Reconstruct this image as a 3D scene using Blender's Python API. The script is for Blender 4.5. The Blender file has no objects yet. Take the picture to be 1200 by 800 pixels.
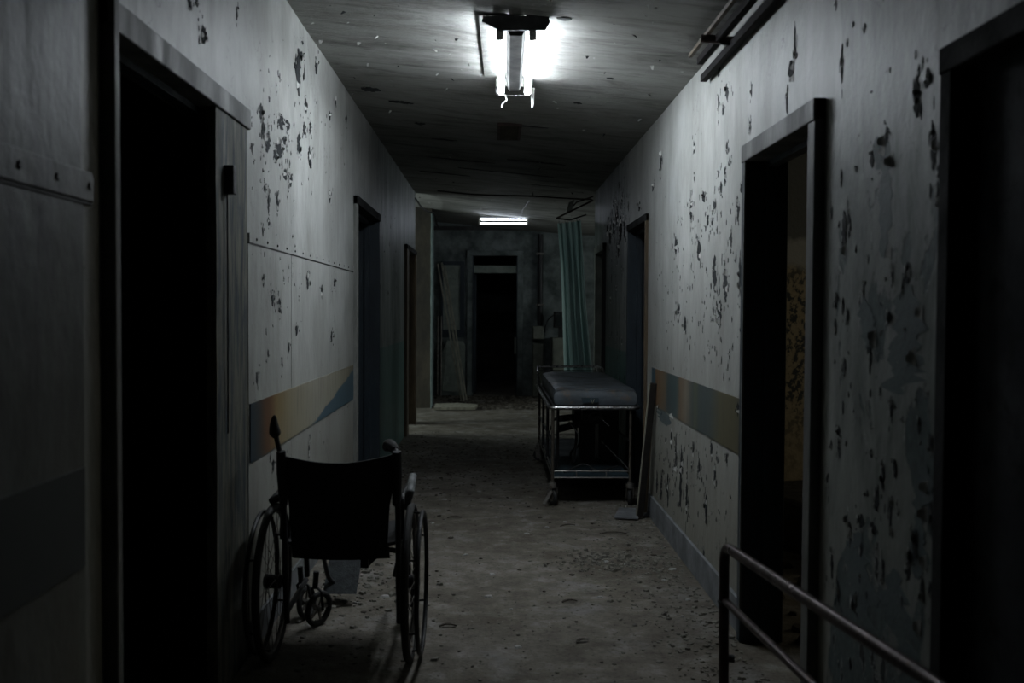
import bpy, math, random
from mathutils import Vector, Matrix, noise
random.seed(11)
PI = math.pi
SC = bpy.context.scene
COL = SC.collection

# ------------------------------------------------------------------ camera, world, light, exposure
CAM_H, YAW, PITCH, ROLL = 1.33, 0.0178, -0.0302, 0.0056
def camera_axes():
    cy, sy, cp, sp = math.cos(YAW), math.sin(YAW), math.cos(PITCH), math.sin(PITCH)
    F = Vector((sy*cp, cy*cp, sp)); R = Vector((cy, -sy, 0)); U = R.cross(F)
    c, s = math.cos(ROLL), math.sin(ROLL)
    return c*R + s*U, c*U - s*R, F
cr, cu, cf = camera_axes()
cam_data = bpy.data.cameras.new('camera')
cam = bpy.data.objects.new('camera', cam_data); COL.objects.link(cam)
cam_data.sensor_width = 36.0
cam_data.lens = 1167.0/1200.0*36.0
cam_data.clip_start = 0.05
cam_data.dof.use_dof = True
cam_data.dof.focus_distance = 6.2
cam_data.dof.aperture_fstop = 3.2
cam.matrix_world = Matrix(((cr.x, cu.x, -cf.x, 0), (cr.y, cu.y, -cf.y, 0), (cr.z, cu.z, -cf.z, CAM_H), (0, 0, 0, 1)))
SC.camera = cam

world = bpy.data.worlds.new('night'); SC.world = world; world.use_nodes = True
world.node_tree.nodes['Background'].inputs[0].default_value = (0.10, 0.12, 0.16, 1)
world.node_tree.nodes['Background'].inputs[1].default_value = 0.02

SC.view_settings.view_transform = 'Standard'
SC.view_settings.look = 'None'
SC.view_settings.gamma = 1.0
SC.view_settings.use_curve_mapping = False
SC.view_settings.exposure = 0.0

TUBE_NEAR = 78.0      # emission of the near lamp's tubes
TUBE_FAR = 20.0        # the far lamp's weaker tubes
def window_light(name, loc, rot, sx, sy, power, color):
    l = bpy.data.lights.new(name, 'AREA'); l.shape = 'RECTANGLE'; l.size = sx; l.size_y = sy
    l.energy = power; l.color = color
    o = bpy.data.objects.new(name, l); COL.objects.link(o); o.location = loc; o.rotation_euler = rot
# dim dusk light outside the side-room windows; the far right one is added fill
window_light('dusk_light_left', (-4.35, 12.75, 1.65), (0, -PI/2, 0), 1.3, 1.1, 60.0, (0.80, 0.95, 0.95))
window_light('dusk_light_ward', (-4.35, 10.85, 1.6), (0, -PI/2, 0), 1.3, 1.1, 90.0, (0.85, 0.95, 0.92))
window_light('fill_light_far_right', (4.35, 13.0, 1.65), (0, PI/2, 0), 1.3, 1.6, 27.0, (0.86, 0.96, 0.95))  # added fill for the far corridor walls and the curtain
window_light('dusk_light_right', (4.35, 5.0, 1.7), (0, PI/2, 0), 1.3, 1.4, 9.0, (1.0, 0.92, 0.72))

# ------------------------------------------------------------------ helpers
def link(o, parent=None):
    COL.objects.link(o)
    if parent is not None: o.parent = parent
    return o
def tag(o, label=None, cat=None, group=None, kind=None):
    if label: o['label'] = label
    if cat: o['category'] = cat
    if group: o['group'] = group
    if kind: o['kind'] = kind
    return o
def empty(name, loc=(0, 0, 0), rz=0.0, **k):
    o = bpy.data.objects.new(name, None); COL.objects.link(o)
    o.empty_display_size = 0.1; o.location = loc; o.rotation_euler = (0, 0, rz)
    return tag(o, **k)
def sub(o, parent):
    o.parent = parent
    return o
def copy_tree(o, parent=None):
    c = o.copy(); COL.objects.link(c)
    if parent is not None: c.parent = parent
    for ch in [x for x in bpy.data.objects if x.parent == o]:
        copy_tree(ch, c)
    return c

class MB:
    def __init__(s): s.v = []; s.f = []
    def add(s, vs, fs):
        b = len(s.v); s.v += [tuple(p) for p in vs]; s.f += [tuple(i+b for i in f) for f in fs]
        return s
    def box(s, a, b):
        (x0, y0, z0), (x1, y1, z1) = a, b
        x0, x1 = min(x0, x1), max(x0, x1); y0, y1 = min(y0, y1), max(y0, y1); z0, z1 = min(z0, z1), max(z0, z1)
        return s.add([(x0,y0,z0),(x1,y0,z0),(x1,y1,z0),(x0,y1,z0),(x0,y0,z1),(x1,y0,z1),(x1,y1,z1),(x0,y1,z1)],
                     [(0,3,2,1),(4,5,6,7),(0,1,5,4),(1,2,6,5),(2,3,7,6),(3,0,4,7)])
    def bar(s, p0, p1, w, h, up=(0, 0, 1)):            # a box from p0 to p1, w sideways, h along up
        p0, p1 = Vector(p0), Vector(p1); d = (p1-p0).normalized(); up = Vector(up)
        sd = d.cross(up)
        if sd.length < 1e-4: sd = d.cross(Vector((1, 0, 0)))
        sd.normalize(); u = sd.cross(d)
        q = []
        for p in (p0, p1):
            for a, b in ((-1,-1),(1,-1),(1,1),(-1,1)): q.append(p + sd*a*w/2 + u*b*h/2)
        return s.add(q, [(0,3,2,1),(4,5,6,7),(0,1,5,4),(1,2,6,5),(2,3,7,6),(3,0,4,7)])
    def tube(s, pts, r, n=8, closed=False):
        pts = [Vector(p) for p in pts]; m = len(pts); rr = r if isinstance(r, (list, tuple)) else [r]*m
        vs = []; prev = None
        for i, p in enumerate(pts):
            if closed: d = pts[(i+1) % m]-pts[i-1]
            else: d = pts[min(i+1, m-1)]-pts[max(i-1, 0)]
            d.normalize()
            if prev is None:
                a = Vector((0, 0, 1)) if abs(d.z) < 0.9 else Vector((1, 0, 0))
                u = d.cross(a).normalized()
            else:
                u = prev - d*prev.dot(d); u.normalize()
            prev = u; w = d.cross(u)
            for k in range(n):
                t = 2*PI*k/n; vs.append(p + (u*math.cos(t)+w*math.sin(t))*rr[i])
        fs = []
        for i in range(m if closed else m-1):
            j = (i+1) % m
            for k in range(n):
                k2 = (k+1) % n; fs.append((i*n+k, i*n+k2, j*n+k2, j*n+k))
        if not closed:
            fs.append(tuple(range(n))[::-1]); fs.append(tuple((m-1)*n+k for k in range(n)))
        return s.add(vs, fs)
    def cyl(s, p0, p1, r, n=14): return s.tube([p0, p1], r, n)
    def ring(s, c, axis, R, r, N=36, n=8):
        c = Vector(c); ax = Vector(axis).normalized()
        a = ax.orthogonal().normalized(); b = ax.cross(a)
        return s.tube([c + (a*math.cos(2*PI*i/N)+b*math.sin(2*PI*i/N))*R for i in range(N)], r, n, closed=True)
    def prism(s, pts, d):                              # closed outline pts extruded by vector d
        pts = [Vector(p) for p in pts]; n = len(pts); d = Vector(d)
        return s.add(pts+[p+d for p in pts], [tuple(range(n))[::-1], tuple(range(n, 2*n))] +
                     [(i, (i+1) % n, (i+1) % n+n, i+n) for i in range(n)])
    def grid(s, f, nu, nv, thick=None):                # f(u,v) -> point ; optional thickness vector function
        vs = [Vector(f(i/nu, j/nv)) for j in range(nv+1) for i in range(nu+1)]
        W = nu+1
        fs = [(j*W+i, j*W+i+1, (j+1)*W+i+1, (j+1)*W+i) for j in range(nv) for i in range(nu)]
        if thick is None: return s.add(vs, fs)
        t = Vector(thick); n = len(vs)
        bk = [p+t for p in vs]
        fs += [tuple(k+n for k in f[::-1]) for f in fs]
        for i in range(nu):
            fs.append((i+1, i, i+n, i+1+n)); o = nv*W; fs.append((o+i, o+i+1, o+i+1+n, o+i+n))
        for j in range(nv):
            a, b = j*W, (j+1)*W; fs.append((a, b, b+n, a+n)); a += nu; b += nu; fs.append((b, a, a+n, b+n))
        return s.add(vs+bk, fs)
    def build(s, name, mat, parent=None, smooth=True, angle=0.6, bevel=0.0):
        me = bpy.data.meshes.new(name); me.from_pydata([tuple(p) for p in s.v], [], s.f); me.update()
        if smooth:
            me.shade_smooth(); me.set_sharp_from_angle(angle=angle)
        me.materials.append(mat)
        o = link(bpy.data.objects.new(name, me), parent)
        if bevel:
            m = o.modifiers.new('bevel', 'BEVEL'); m.width = bevel; m.segments = 2; m.limit_method = 'ANGLE'
        return o
def spline(pts, k=6):                                  # Catmull-Rom through pts
    P = [Vector(p) for p in pts]; P = [P[0]*2-P[1]] + P + [P[-1]*2-P[-2]]; out = []
    for i in range(1, len(P)-2):
        for j in range(k):
            t = j/k; a, b, c, d = P[i-1:i+3]
            out.append(0.5*((2*b)+(c-a)*t+(2*a-5*b+4*c-d)*t*t+(3*b-a-3*c+d)*t**3))
    out.append(P[-2]); return out
def rounded(pts, r=0.05, k=5):                         # polyline with rounded corners
    P = [Vector(p) for p in pts]; out = [P[0]]
    for i in range(1, len(P)-1):
        a = (P[i-1]-P[i]); b = (P[i+1]-P[i]); rr = min(r, a.length*.45, b.length*.45)
        a = P[i]+a.normalized()*rr; b = P[i]+b.normalized()*rr
        for j in range(k+1):
            t = j/k; out.append(a*(1-t)**2+P[i]*2*t*(1-t)+b*t*t)
    out.append(P[-1]); return out

# ------------------------------------------------------------------ materials
class NT:
    def __init__(s, name):
        s.m = bpy.data.materials.new(name); s.m.use_nodes = True; s.t = s.m.node_tree; s.n = s.t.nodes
        s.b = s.n['Principled BSDF']; s.tc = s.n.new('ShaderNodeTexCoord')
    def L(s, a, b): s.t.links.new(a, b)
    def map(s, scale=(1, 1, 1), src=None, loc=(0, 0, 0)):
        n = s.n.new('ShaderNodeMapping'); n.inputs['Scale'].default_value = scale; n.inputs['Location'].default_value = loc
        s.L(src or s.tc.outputs['Object'], n.inputs[0]); return n.outputs[0]
    def noise(s, scale, vec, detail=4, rough=.55, dist=0):
        n = s.n.new('ShaderNodeTexNoise'); n.inputs['Scale'].default_value = scale; n.inputs['Detail'].default_value = detail
        n.inputs['Roughness'].default_value = rough; n.inputs['Distortion'].default_value = dist
        s.L(vec, n.inputs['Vector']); return n.outputs['Fac']
    def math(s, op, a, b=None, c=None, clamp=False):
        n = s.n.new('ShaderNodeMath'); n.operation = op; n.use_clamp = clamp
        for i, x in enumerate((a, b, c)):
            if x is None: continue
            if isinstance(x, (int, float)): n.inputs[i].default_value = x
            else: s.L(x, n.inputs[i])
        return n.outputs[0]
    def rng(s, x, a, b, c=0.0, d=1.0, smooth=False):
        n = s.n.new('ShaderNodeMapRange'); n.clamp = True
        if smooth: n.interpolation_type = 'SMOOTHSTEP'
        for i, q in enumerate((x, a, b, c, d)):
            if isinstance(q, (int, float)): n.inputs[i].default_value = q
            else: s.L(q, n.inputs[i])
        return n.outputs[0]
    def mix(s, f, a, b, mode='MIX'):
        n = s.n.new('ShaderNodeMix'); n.data_type = 'RGBA'; n.blend_type = mode
        if isinstance(f, (int, float)): n.inputs[0].default_value = f
        else: s.L(f, n.inputs[0])
        for i, q in ((6, a), (7, b)):
            if isinstance(q, tuple): n.inputs[i].default_value = (*q[:3], 1)
            else: s.L(q, n.inputs[i])
        return n.outputs[2]
    def ramp(s, x, stops, mode='LINEAR'):
        n = s.n.new('ShaderNodeValToRGB'); e = n.color_ramp.elements; n.color_ramp.interpolation = mode
        while len(e) < len(stops): e.new(0.5)
        for q, (p, c) in zip(e, stops): q.position = p; q.color = (*c, 1)
        s.L(x, n.inputs[0]); return n.outputs[0]
    def bump(s, h, strength=.5, dist=.01, prev=None):
        n = s.n.new('ShaderNodeBump'); n.inputs['Strength'].default_value = strength; n.inputs['Distance'].default_value = dist
        s.L(h, n.inputs['Height'])
        if prev is not None: s.L(prev, n.inputs['Normal'])
        return n.outputs[0]
    def out(s, color=None, rough=None, normal=None, metal=None, spec=None):
        for k, v in (('Base Color', color), ('Roughness', rough), ('Normal', normal), ('Metallic', metal), ('Specular IOR Level', spec)):
            if v is None: continue
            i = s.b.inputs[k]
            if isinstance(v, tuple): i.default_value = (*v[:3], 1)
            elif isinstance(v, (int, float)): i.default_value = v
            else: s.L(v, i)
        return s.m

def wall_material(name, base_a, base_b, under=(0.095, 0.125, 0.125), chip=(0.012, 0.013, 0.013)):
    t = NT(name)
    at = t.n.new('ShaderNodeAttribute'); at.attribute_name = 'wear_tone'
    sp = t.n.new('ShaderNodeSeparateColor'); t.L(at.outputs['Color'], sp.inputs[0])
    R, G, B, A = sp.outputs[0], sp.outputs[1], sp.outputs[2], at.outputs['Alpha']
    xyz = t.n.new('ShaderNodeSeparateXYZ'); t.L(t.tc.outputs['Object'], xyz.inputs[0])
    big = t.noise(0.9, t.map((1, 1, 1)), 5, .6)
    fine = t.noise(30, t.map((1, 1, 1)), 4, .6)
    streak = t.noise(4, t.map((1, 1.3, .34)), 9, .70, .5)
    streak2 = t.noise(11, t.map((1, 1.0, .2)), 8, .75, .6)
    col = t.mix(t.rng(big, .35, .65), base_a, base_b)
    col = t.mix(t.rng(streak, .46, .75, 0, .50), col, (0.15, 0.14, 0.11))
    mott = t.noise(2.6, t.map((1, 1, .7), loc=(0, 5, 3)), 8, .7)
    col = t.mix(t.rng(mott, .40, .70, 0, .55), col, (0.17, 0.165, 0.145))
    low = t.rng(t.math('ADD', xyz.outputs[2], t.math('MULTIPLY', mott, .8)), .5, 1.75, .72, 0)
    col = t.mix(low, col, (0.165, 0.155, 0.115))
    vor = t.n.new('ShaderNodeTexVoronoi'); vor.feature = 'DISTANCE_TO_EDGE'; vor.inputs['Scale'].default_value = 1.5
    wob = t.n.new('ShaderNodeTexNoise'); wob.inputs['Scale'].default_value = 3; wob.inputs['Detail'].default_value = 6; t.L(t.tc.outputs['Object'], wob.inputs['Vector'])
    va = t.n.new('ShaderNodeVectorMath'); va.operation = 'MULTIPLY_ADD'; t.L(wob.outputs['Color'], va.inputs[0]); va.inputs[1].default_value = (.9, .9, .9); t.L(t.map((1, 1.3, .55)), va.inputs[2]); t.L(va.outputs[0], vor.inputs['Vector'])
    crack = t.math('MULTIPLY', t.rng(vor.outputs['Distance'], 0, .004, 1, 0), t.rng(mott, .5, .56))
    col = t.mix(t.math('MULTIPLY', crack, .75), col, (0.04, 0.04, 0.036))
    col = t.mix(t.rng(streak2, .55, .75, 0, .16), col, (0.10, 0.10, 0.09))
    # older green-grey paint deeper in the corridor, painted-in shade near the camera, teal dado below
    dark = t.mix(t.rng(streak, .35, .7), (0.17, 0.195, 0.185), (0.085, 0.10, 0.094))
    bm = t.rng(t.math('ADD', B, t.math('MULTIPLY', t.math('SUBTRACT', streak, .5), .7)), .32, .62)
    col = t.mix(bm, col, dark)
    zt = t.math('MULTIPLY', t.rng(xyz.outputs[2], 1.012, 1.022, 1, 0), t.rng(A, .35, .65))
    teal = t.mix(t.rng(streak, .3, .7), (0.085, 0.185, 0.165), (0.05, 0.11, 0.10))
    col = t.mix(t.math('MULTIPLY', zt, .92), col, teal)
    # blistered top coat showing blue-green undercoat
    un = t.noise(3.1, t.map((1, 1.5, .8)), 7, .62, .3)
    uthr = t.rng(G, 0, 1, .80, .44)
    um = t.rng(t.math('SUBTRACT', un, uthr), 0, .012)
    rim = t.math('MULTIPLY', t.rng(t.math('ABSOLUTE', t.math('SUBTRACT', un, uthr)), 0, .008, 1, 0), .8)
    col = t.mix(um, col, t.mix(t.rng(fine, .35, .65), under, (under[0]*.6, under[1]*.6, under[2]*.6)))
    col = t.mix(rim, col, (0.03, 0.03, 0.028))
    # chips down to plaster: small, vertical
    cn = t.noise(13, t.map((1, 1.5, .55)), 8, .68, .1)
    cthr = t.rng(R, 0, 1, .765, .585)
    cm = t.rng(t.math('SUBTRACT', cn, cthr), 0, .012)
    hi = t.rng(t.math('SUBTRACT', cn, cthr), -.03, -.004)
    col = t.mix(t.math('MULTIPLY', hi, .35), col, (0.5, 0.5, 0.48))
    col = t.mix(cm, col, t.mix(t.rng(fine, .4, .6), chip, (chip[0]*3, chip[1]*3.2, chip[2]*3)))
    h = t.math('SUBTRACT', t.math('MULTIPLY', fine, .12), t.math('ADD', cm, t.math('MULTIPLY', um, .8)))
    h = t.math('ADD', h, t.math('MULTIPLY', hi, .5))
    n1 = t.bump(h, .55, .004); n2 = t.bump(t.noise(4, t.map((1, 1, .6)), 6, .6), .45, .03, n1)
    rough = t.math('ADD', t.math('MULTIPLY', cm, .35), .5)
    return t.out(col, rough, n2, spec=.32)

M = {}
M['wall_l'] = wall_material('peeling_cream_paint_left', (0.45, 0.46, 0.44), (0.35, 0.355, 0.335))
M['wall_r'] = wall_material('peeling_cream_paint_right', (0.46, 0.47, 0.45), (0.36, 0.365, 0.345))
M['wall_near'] = wall_material('shaded_sheet_paint', (0.052, 0.057, 0.06), (0.035, 0.039, 0.040))  # sheet colour darkened to paint in the dimness near the camera
def grime(name, a, b, scale=6, rough=.6, bumpd=.004, metal=0.0, stretch=(1, 1, 1), spec=.35, rust=None, rustlo=.55):
    t = NT(name); n = t.noise(scale, t.map(stretch), 6, .62); f = t.noise(scale*7, t.map(stretch), 3, .6)
    c = t.mix(t.rng(n, .35, .65), a, b)
    c = t.mix(t.rng(f, .5, .75, 0, .35), c, (a[0]*.35, a[1]*.35, a[2]*.35))
    if rust: c = t.mix(t.rng(t.noise(scale*1.7, t.map(stretch, loc=(3, 1, 7)), 6, .7), rustlo, rustlo+.1), c, rust)
    return t.out(c, t.rng(n, .3, .7, rough-.12, rough+.15), t.bump(f, .5, bumpd), metal, spec)
M['chip'] = grime('bare_dark_plaster', (0.008, 0.009, 0.010), (0.030, 0.034, 0.036), 14, .9)
M['under'] = grime('blue_green_undercoat', (0.075, 0.10, 0.105), (0.12, 0.145, 0.145), 9, .6)
M['flake'] = grime('curled_paint', (0.58, 0.58, 0.55), (0.32, 0.32, 0.30), 30, .6)
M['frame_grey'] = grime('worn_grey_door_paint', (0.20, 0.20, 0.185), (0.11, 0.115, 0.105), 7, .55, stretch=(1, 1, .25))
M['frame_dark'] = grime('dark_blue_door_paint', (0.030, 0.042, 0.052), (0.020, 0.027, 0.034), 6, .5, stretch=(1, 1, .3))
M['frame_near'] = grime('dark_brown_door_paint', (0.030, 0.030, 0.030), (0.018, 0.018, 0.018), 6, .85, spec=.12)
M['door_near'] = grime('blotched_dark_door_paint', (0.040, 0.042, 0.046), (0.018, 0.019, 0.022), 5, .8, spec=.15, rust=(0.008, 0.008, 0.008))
M['leaf_olive'] = grime('weathered_olive_paint', (0.15, 0.14, 0.105), (0.06, 0.065, 0.055), 9, .7, stretch=(1, 2.2, .22), rust=(0.022, 0.032, 0.038), rustlo=.48)
M['brown_wood'] = grime('old_brown_wood', (0.12, 0.085, 0.05), (0.05, 0.038, 0.026), 12, .6, stretch=(1, 1, .2))
M['pale_wood'] = grime('dusty_pale_wood', (0.34, 0.33, 0.26), (0.18, 0.17, 0.135), 10, .7, stretch=(2, 2, .15))
M['room_dark'] = grime('shade_dark_plaster', (0.06, 0.06, 0.058), (0.03, 0.03, 0.03), 3, .85)  # dark colour stands in for shade, so the side rooms look black
M['pier'] = grime('stained_brown_plaster', (0.065, 0.055, 0.04), (0.03, 0.028, 0.024), 4, .8, stretch=(1, 1, .5))
M['pier_edge'] = grime('pale_teal_plaster', (0.28, 0.35, 0.34), (0.16, 0.22, 0.215), 8, .7)
M['far_wall'] = grime('dusty_green_plaster', (0.19, 0.215, 0.21), (0.06, 0.075, 0.07), 4, .8)
M['black_metal'] = grime('black_painted_steel', (0.022, 0.022, 0.024), (0.012, 0.012, 0.013), 12, .45, rust=(0.035, 0.02, 0.012), rustlo=.62)
M['rail_metal'] = grime('worn_brown_steel', (0.075, 0.055, 0.055), (0.045, 0.032, 0.03), 14, .36, metal=.6, rust=(0.09, 0.04, 0.02), rustlo=.6)
M['chrome'] = grime('dull_chromed_steel', (0.42, 0.42, 0.42), (0.25, 0.24, 0.23), 25, .30, .001, metal=.9, rust=(0.09, 0.06, 0.04), rustlo=.56)
M['bare_metal'] = grime('dusty_steel', (0.22, 0.21, 0.19), (0.12, 0.11, 0.10), 18, .45, .001, metal=.5, rust=(0.08, 0.05, 0.03), rustlo=.55)
M['rubber'] = grime('perished_black_rubber', (0.018, 0.018, 0.018), (0.032, 0.031, 0.029), 20, .7)
M['vinyl'] = grime('cracked_black_vinyl', (0.012, 0.012, 0.014), (0.02, 0.02, 0.022), 14, .65, .002)
M['grey_pad'] = grime('dusty_grey_vinyl', (0.19, 0.20, 0.20), (0.10, 0.105, 0.105), 12, .6)
M['mattress'] = grime('dusty_slate_vinyl', (0.105, 0.125, 0.145), (0.075, 0.082, 0.085), 6, .5, .002, rust=(0.13, 0.105, 0.085), rustlo=.56)
M['blue_shelf'] = grime('dirty_blue_plastic', (0.035, 0.06, 0.075), (0.02, 0.028, 0.032), 5, .55)
M['concrete_chip'] = grime('broken_plaster', (0.21, 0.20, 0.17), (0.11, 0.105, 0.09), 30, .9)
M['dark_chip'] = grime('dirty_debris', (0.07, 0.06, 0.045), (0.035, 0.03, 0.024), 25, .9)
M['white_chip'] = grime('white_plaster_flake', (0.42, 0.42, 0.40), (0.27, 0.27, 0.25), 25, .8)
M['fixture'] = grime('dirty_white_enamel', (0.55, 0.55, 0.52), (0.32, 0.31, 0.27), 9, .45, rust=(0.10, 0.09, 0.07), rustlo=.6)
M['endplate'] = grime('burnt_grey_enamel', (0.12, 0.12, 0.125), (0.06, 0.06, 0.062), 14, .6)
M['cabinet'] = grime('olive_grey_enamel', (0.19, 0.20, 0.165), (0.11, 0.12, 0.10), 6, .6)
M['pale_board'] = grime('mouldy_pale_board', (0.24, 0.27, 0.235), (0.15, 0.175, 0.155), 7, .8, rust=(0.05, 0.055, 0.05), rustlo=.62)
M['glass_dark'] = grime('grimy_glass', (0.02, 0.024, 0.024), (0.035, 0.04, 0.04), 5, .25)
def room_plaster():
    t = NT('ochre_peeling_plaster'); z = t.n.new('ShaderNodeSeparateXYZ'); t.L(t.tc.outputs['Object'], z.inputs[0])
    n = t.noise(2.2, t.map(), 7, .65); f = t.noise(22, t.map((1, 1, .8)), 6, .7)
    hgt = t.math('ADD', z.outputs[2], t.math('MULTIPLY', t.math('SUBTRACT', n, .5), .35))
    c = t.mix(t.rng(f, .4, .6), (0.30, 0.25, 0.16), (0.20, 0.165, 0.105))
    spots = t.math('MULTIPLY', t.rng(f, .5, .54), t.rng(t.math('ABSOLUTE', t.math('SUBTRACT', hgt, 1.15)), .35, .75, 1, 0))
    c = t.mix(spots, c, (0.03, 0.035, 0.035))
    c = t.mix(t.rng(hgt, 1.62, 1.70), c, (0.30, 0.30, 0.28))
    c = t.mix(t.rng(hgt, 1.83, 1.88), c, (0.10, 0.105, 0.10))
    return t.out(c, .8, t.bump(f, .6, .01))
M['room_ochre'] = room_plaster()
def curtain_mat():
    t = NT('faded_teal_cotton'); n = t.noise(3, t.map((1, 1, .4)), 5, .6); w = t.noise(160, t.map((1, 1, 1)), 2)
    c = t.mix(t.rng(n, .35, .68), (0.36, 0.47, 0.45), (0.22, 0.32, 0.31))
    t.out(c, .9, t.bump(w, .2, .001), spec=.15)
    tr = t.n.new('ShaderNodeBsdfTranslucent'); t.L(c, tr.inputs[0]); mx = t.n.new('ShaderNodeMixShader'); mx.inputs[0].default_value = .5
    t.L(t.b.outputs[0], mx.inputs[1]); t.L(tr.outputs[0], mx.inputs[2]); t.L(mx.outputs[0], t.n['Material Output'].inputs[0])
    return t.m
M['curtain'] = curtain_mat()
def floor_mat():
    t = NT('dirt_covered_floor'); a = t.noise(1.1, t.map(), 6, .62); b = t.noise(7, t.map(), 7, .68); c = t.noise(60, t.map(), 4, .6)
    d = t.noise(18, t.map((1, 1.2, 1), loc=(4, 2, 0)), 5, .7)
    col = t.mix(t.rng(a, .34, .66), (0.215, 0.195, 0.165), (0.135, 0.12, 0.094))
    col = t.mix(t.rng(b, .45, .72, 0, .75), col, (0.055, 0.047, 0.035))
    col = t.mix(t.rng(b, .46, .28, 0, .75), col, (0.33, 0.325, 0.31))
    e = t.noise(2.7, t.map(loc=(9, 4, 0)), 7, .7)
    col = t.mix(t.rng(e, .5, .66, 0, .65), col, (0.085, 0.075, 0.055))
    col = t.mix(t.rng(e, .45, .33, 0, .55), col, (0.27, 0.265, 0.26))
    col = t.mix(t.rng(c, .55, .7, 0, .6), col, (0.035, 0.030, 0.024))
    col = t.mix(t.rng(d, .665, .70, 0, .7), col, (0.32, 0.32, 0.30))
    at = t.n.new('ShaderNodeAttribute'); at.attribute_name = 'wear_tone'
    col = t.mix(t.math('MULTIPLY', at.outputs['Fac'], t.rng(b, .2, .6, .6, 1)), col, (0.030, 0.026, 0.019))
    h = t.math('ADD', t.math('MULTIPLY', b, 1.0), t.math('MULTIPLY', c, .35))
    return t.out(col, t.rng(a, .3, .7, .72, .95), t.bump(h, .8, .018), spec=.25)
M['floor'] = floor_mat()
def ceiling_mat():
    t = NT('board_marked_concrete'); a = t.noise(1.2, t.map(), 6, .65); s = t.noise(3.0, t.map((.5, 1.7, 1)), 8, .72, .5); s2 = t.noise(9, t.map((.2, 1.5, 1)), 6, .7, .3)
    p = t.noise(24, t.map(), 6, .7)
    col = t.mix(t.rng(a, .3, .7), (0.35, 0.35, 0.33), (0.235, 0.23, 0.212))
    col = t.mix(t.rng(s, .48, .70, 0, .8), col, (0.060, 0.058, 0.052))
    col = t.mix(t.rng(s2, .55, .75, 0, .5), col, (0.05, 0.05, 0.045))
    at = t.n.new('ShaderNodeAttribute'); at.attribute_name = 'wear_tone'
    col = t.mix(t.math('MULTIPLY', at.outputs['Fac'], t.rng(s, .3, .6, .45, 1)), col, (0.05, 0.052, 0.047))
    col = t.mix(t.rng(p, .69, .71), col, (0.03, 0.03, 0.03))
    h = t.math('ADD', t.math('MULTIPLY', s, .8), t.math('MULTIPLY', p, .3))
    h = t.math('ADD', h, t.math('MULTIPLY', s2, .6))
    return t.out(col, .8, t.bump(h, .9, .018), spec=.25)
M['ceiling'] = ceiling_mat()
def emit(name, color, strength):
    t = NT(name); t.b.inputs['Emission Color'].default_value = (*color, 1); t.b.inputs['Emission Strength'].default_value = strength
    return t.out((0.8, 0.8, 0.8), .3)
M['tube_near'] = emit('lit_near_tube', (0.84, 0.92, 1.0), TUBE_NEAR)
M['tube_far'] = emit('lit_far_tube', (0.78, 0.86, 1.0), TUBE_FAR)
def along_y(name, y0, y1, stops, base_noise=.12):
    t = NT(name); x = t.n.new('ShaderNodeSeparateXYZ'); t.L(t.tc.outputs['Object'], x.inputs[0])
    n = t.noise(5, t.map((1, 1, .5)), 5, .6)
    u = t.math('ADD', t.rng(x.outputs[1], y0, y1), t.math('MULTIPLY', t.math('SUBTRACT', n, .5), base_noise))
    c = t.ramp(u, stops); s = t.noise(30, t.map((1, 1, .12)), 4, .65)
    c = t.mix(t.rng(s, .5, .75, 0, .5), c, (0.035, 0.035, 0.03))
    return t, c, x, u
# ------------------------------------------------------------------ the shell
XL, XR, TH = -0.947, 1.028, 0.13
Y_FAR = 15.7
def ceil_z(x):
    u = max(-0.3, min(1.25, (x-XL)/(XR-XL)))
    return 2.73 + (2.555-2.73)*u
def fbm(x, y, z, s): return noise.fractal(Vector((x*s, y*s, z*s)), 1.0, 2.0, 4)
def lines(a, b, step, extra):
    n = max(1, int(round((b-a)/step))); L = [a+(b-a)*i/n for i in range(n+1)]
    for e in extra:
        if a < e < b:
            L = [q for q in L if abs(q-e) > step*.3 or q in (a, b)]; L.append(e)
    return sorted(set(round(q, 4) for q in L))
def wear_tone_attr(me, fn):
    at = me.attributes.new('wear_tone', 'FLOAT_COLOR', 'POINT')
    for i, v in enumerate(me.vertices): at.data[i].color = fn(v.co)
def slab_wall(name, X, s, y0, y1, z0, z1, openings, mat, wear_tone, parent=None, thick=TH, step=.11, relief=.0018, smooth=True):
    """wall in the plane x = X whose solid lies on side s; openings = (y0, y1, z0, z1)"""
    ys = lines(y0, y1, step, [o[0] for o in openings]+[o[1] for o in openings])
    zs = lines(z0, z1, step, [o[2] for o in openings]+[o[3] for o in openings])
    def solid(i, j):
        if i < 0 or j < 0 or i >= len(ys)-1 or j >= len(zs)-1: return False
        yc, zc = (ys[i]+ys[i+1])/2, (zs[j]+zs[j+1])/2
        return not any(a < yc < b and c < zc < d for a, b, c, d in openings)
    V = {}; mb = MB()
    def vid(i, j, k):
        if (i, j, k) not in V:
            x = X + s*thick*k
            if k == 0: x += s*relief*fbm(0, ys[i], zs[j], 1.7)
            V[(i, j, k)] = len(mb.v); mb.v.append((x, ys[i], zs[j]))
        return V[(i, j, k)]
    for i in range(len(ys)-1):
        for j in range(len(zs)-1):
            if not solid(i, j): continue
            q = [vid(i, j, 0), vid(i+1, j, 0), vid(i+1, j+1, 0), vid(i, j+1, 0)]
            b = [vid(i, j, 1), vid(i+1, j, 1), vid(i+1, j+1, 1), vid(i, j+1, 1)]
            mb.f.append(tuple(q if s < 0 else q[::-1])); mb.f.append(tuple(b[::-1] if s < 0 else b))
            for di, dj, a, c in ((0, -1, 0, 1), (1, 0, 1, 2), (0, 1, 2, 3), (-1, 0, 3, 0)):
                if not solid(i+di, j+dj):
                    f = (q[a], b[a], b[c], q[c]); mb.f.append(f if s < 0 else f[::-1])
    o = mb.build(name, mat, parent, smooth, angle=.5)
    wear_tone_attr(o.data, wear_tone)
    return o
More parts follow.
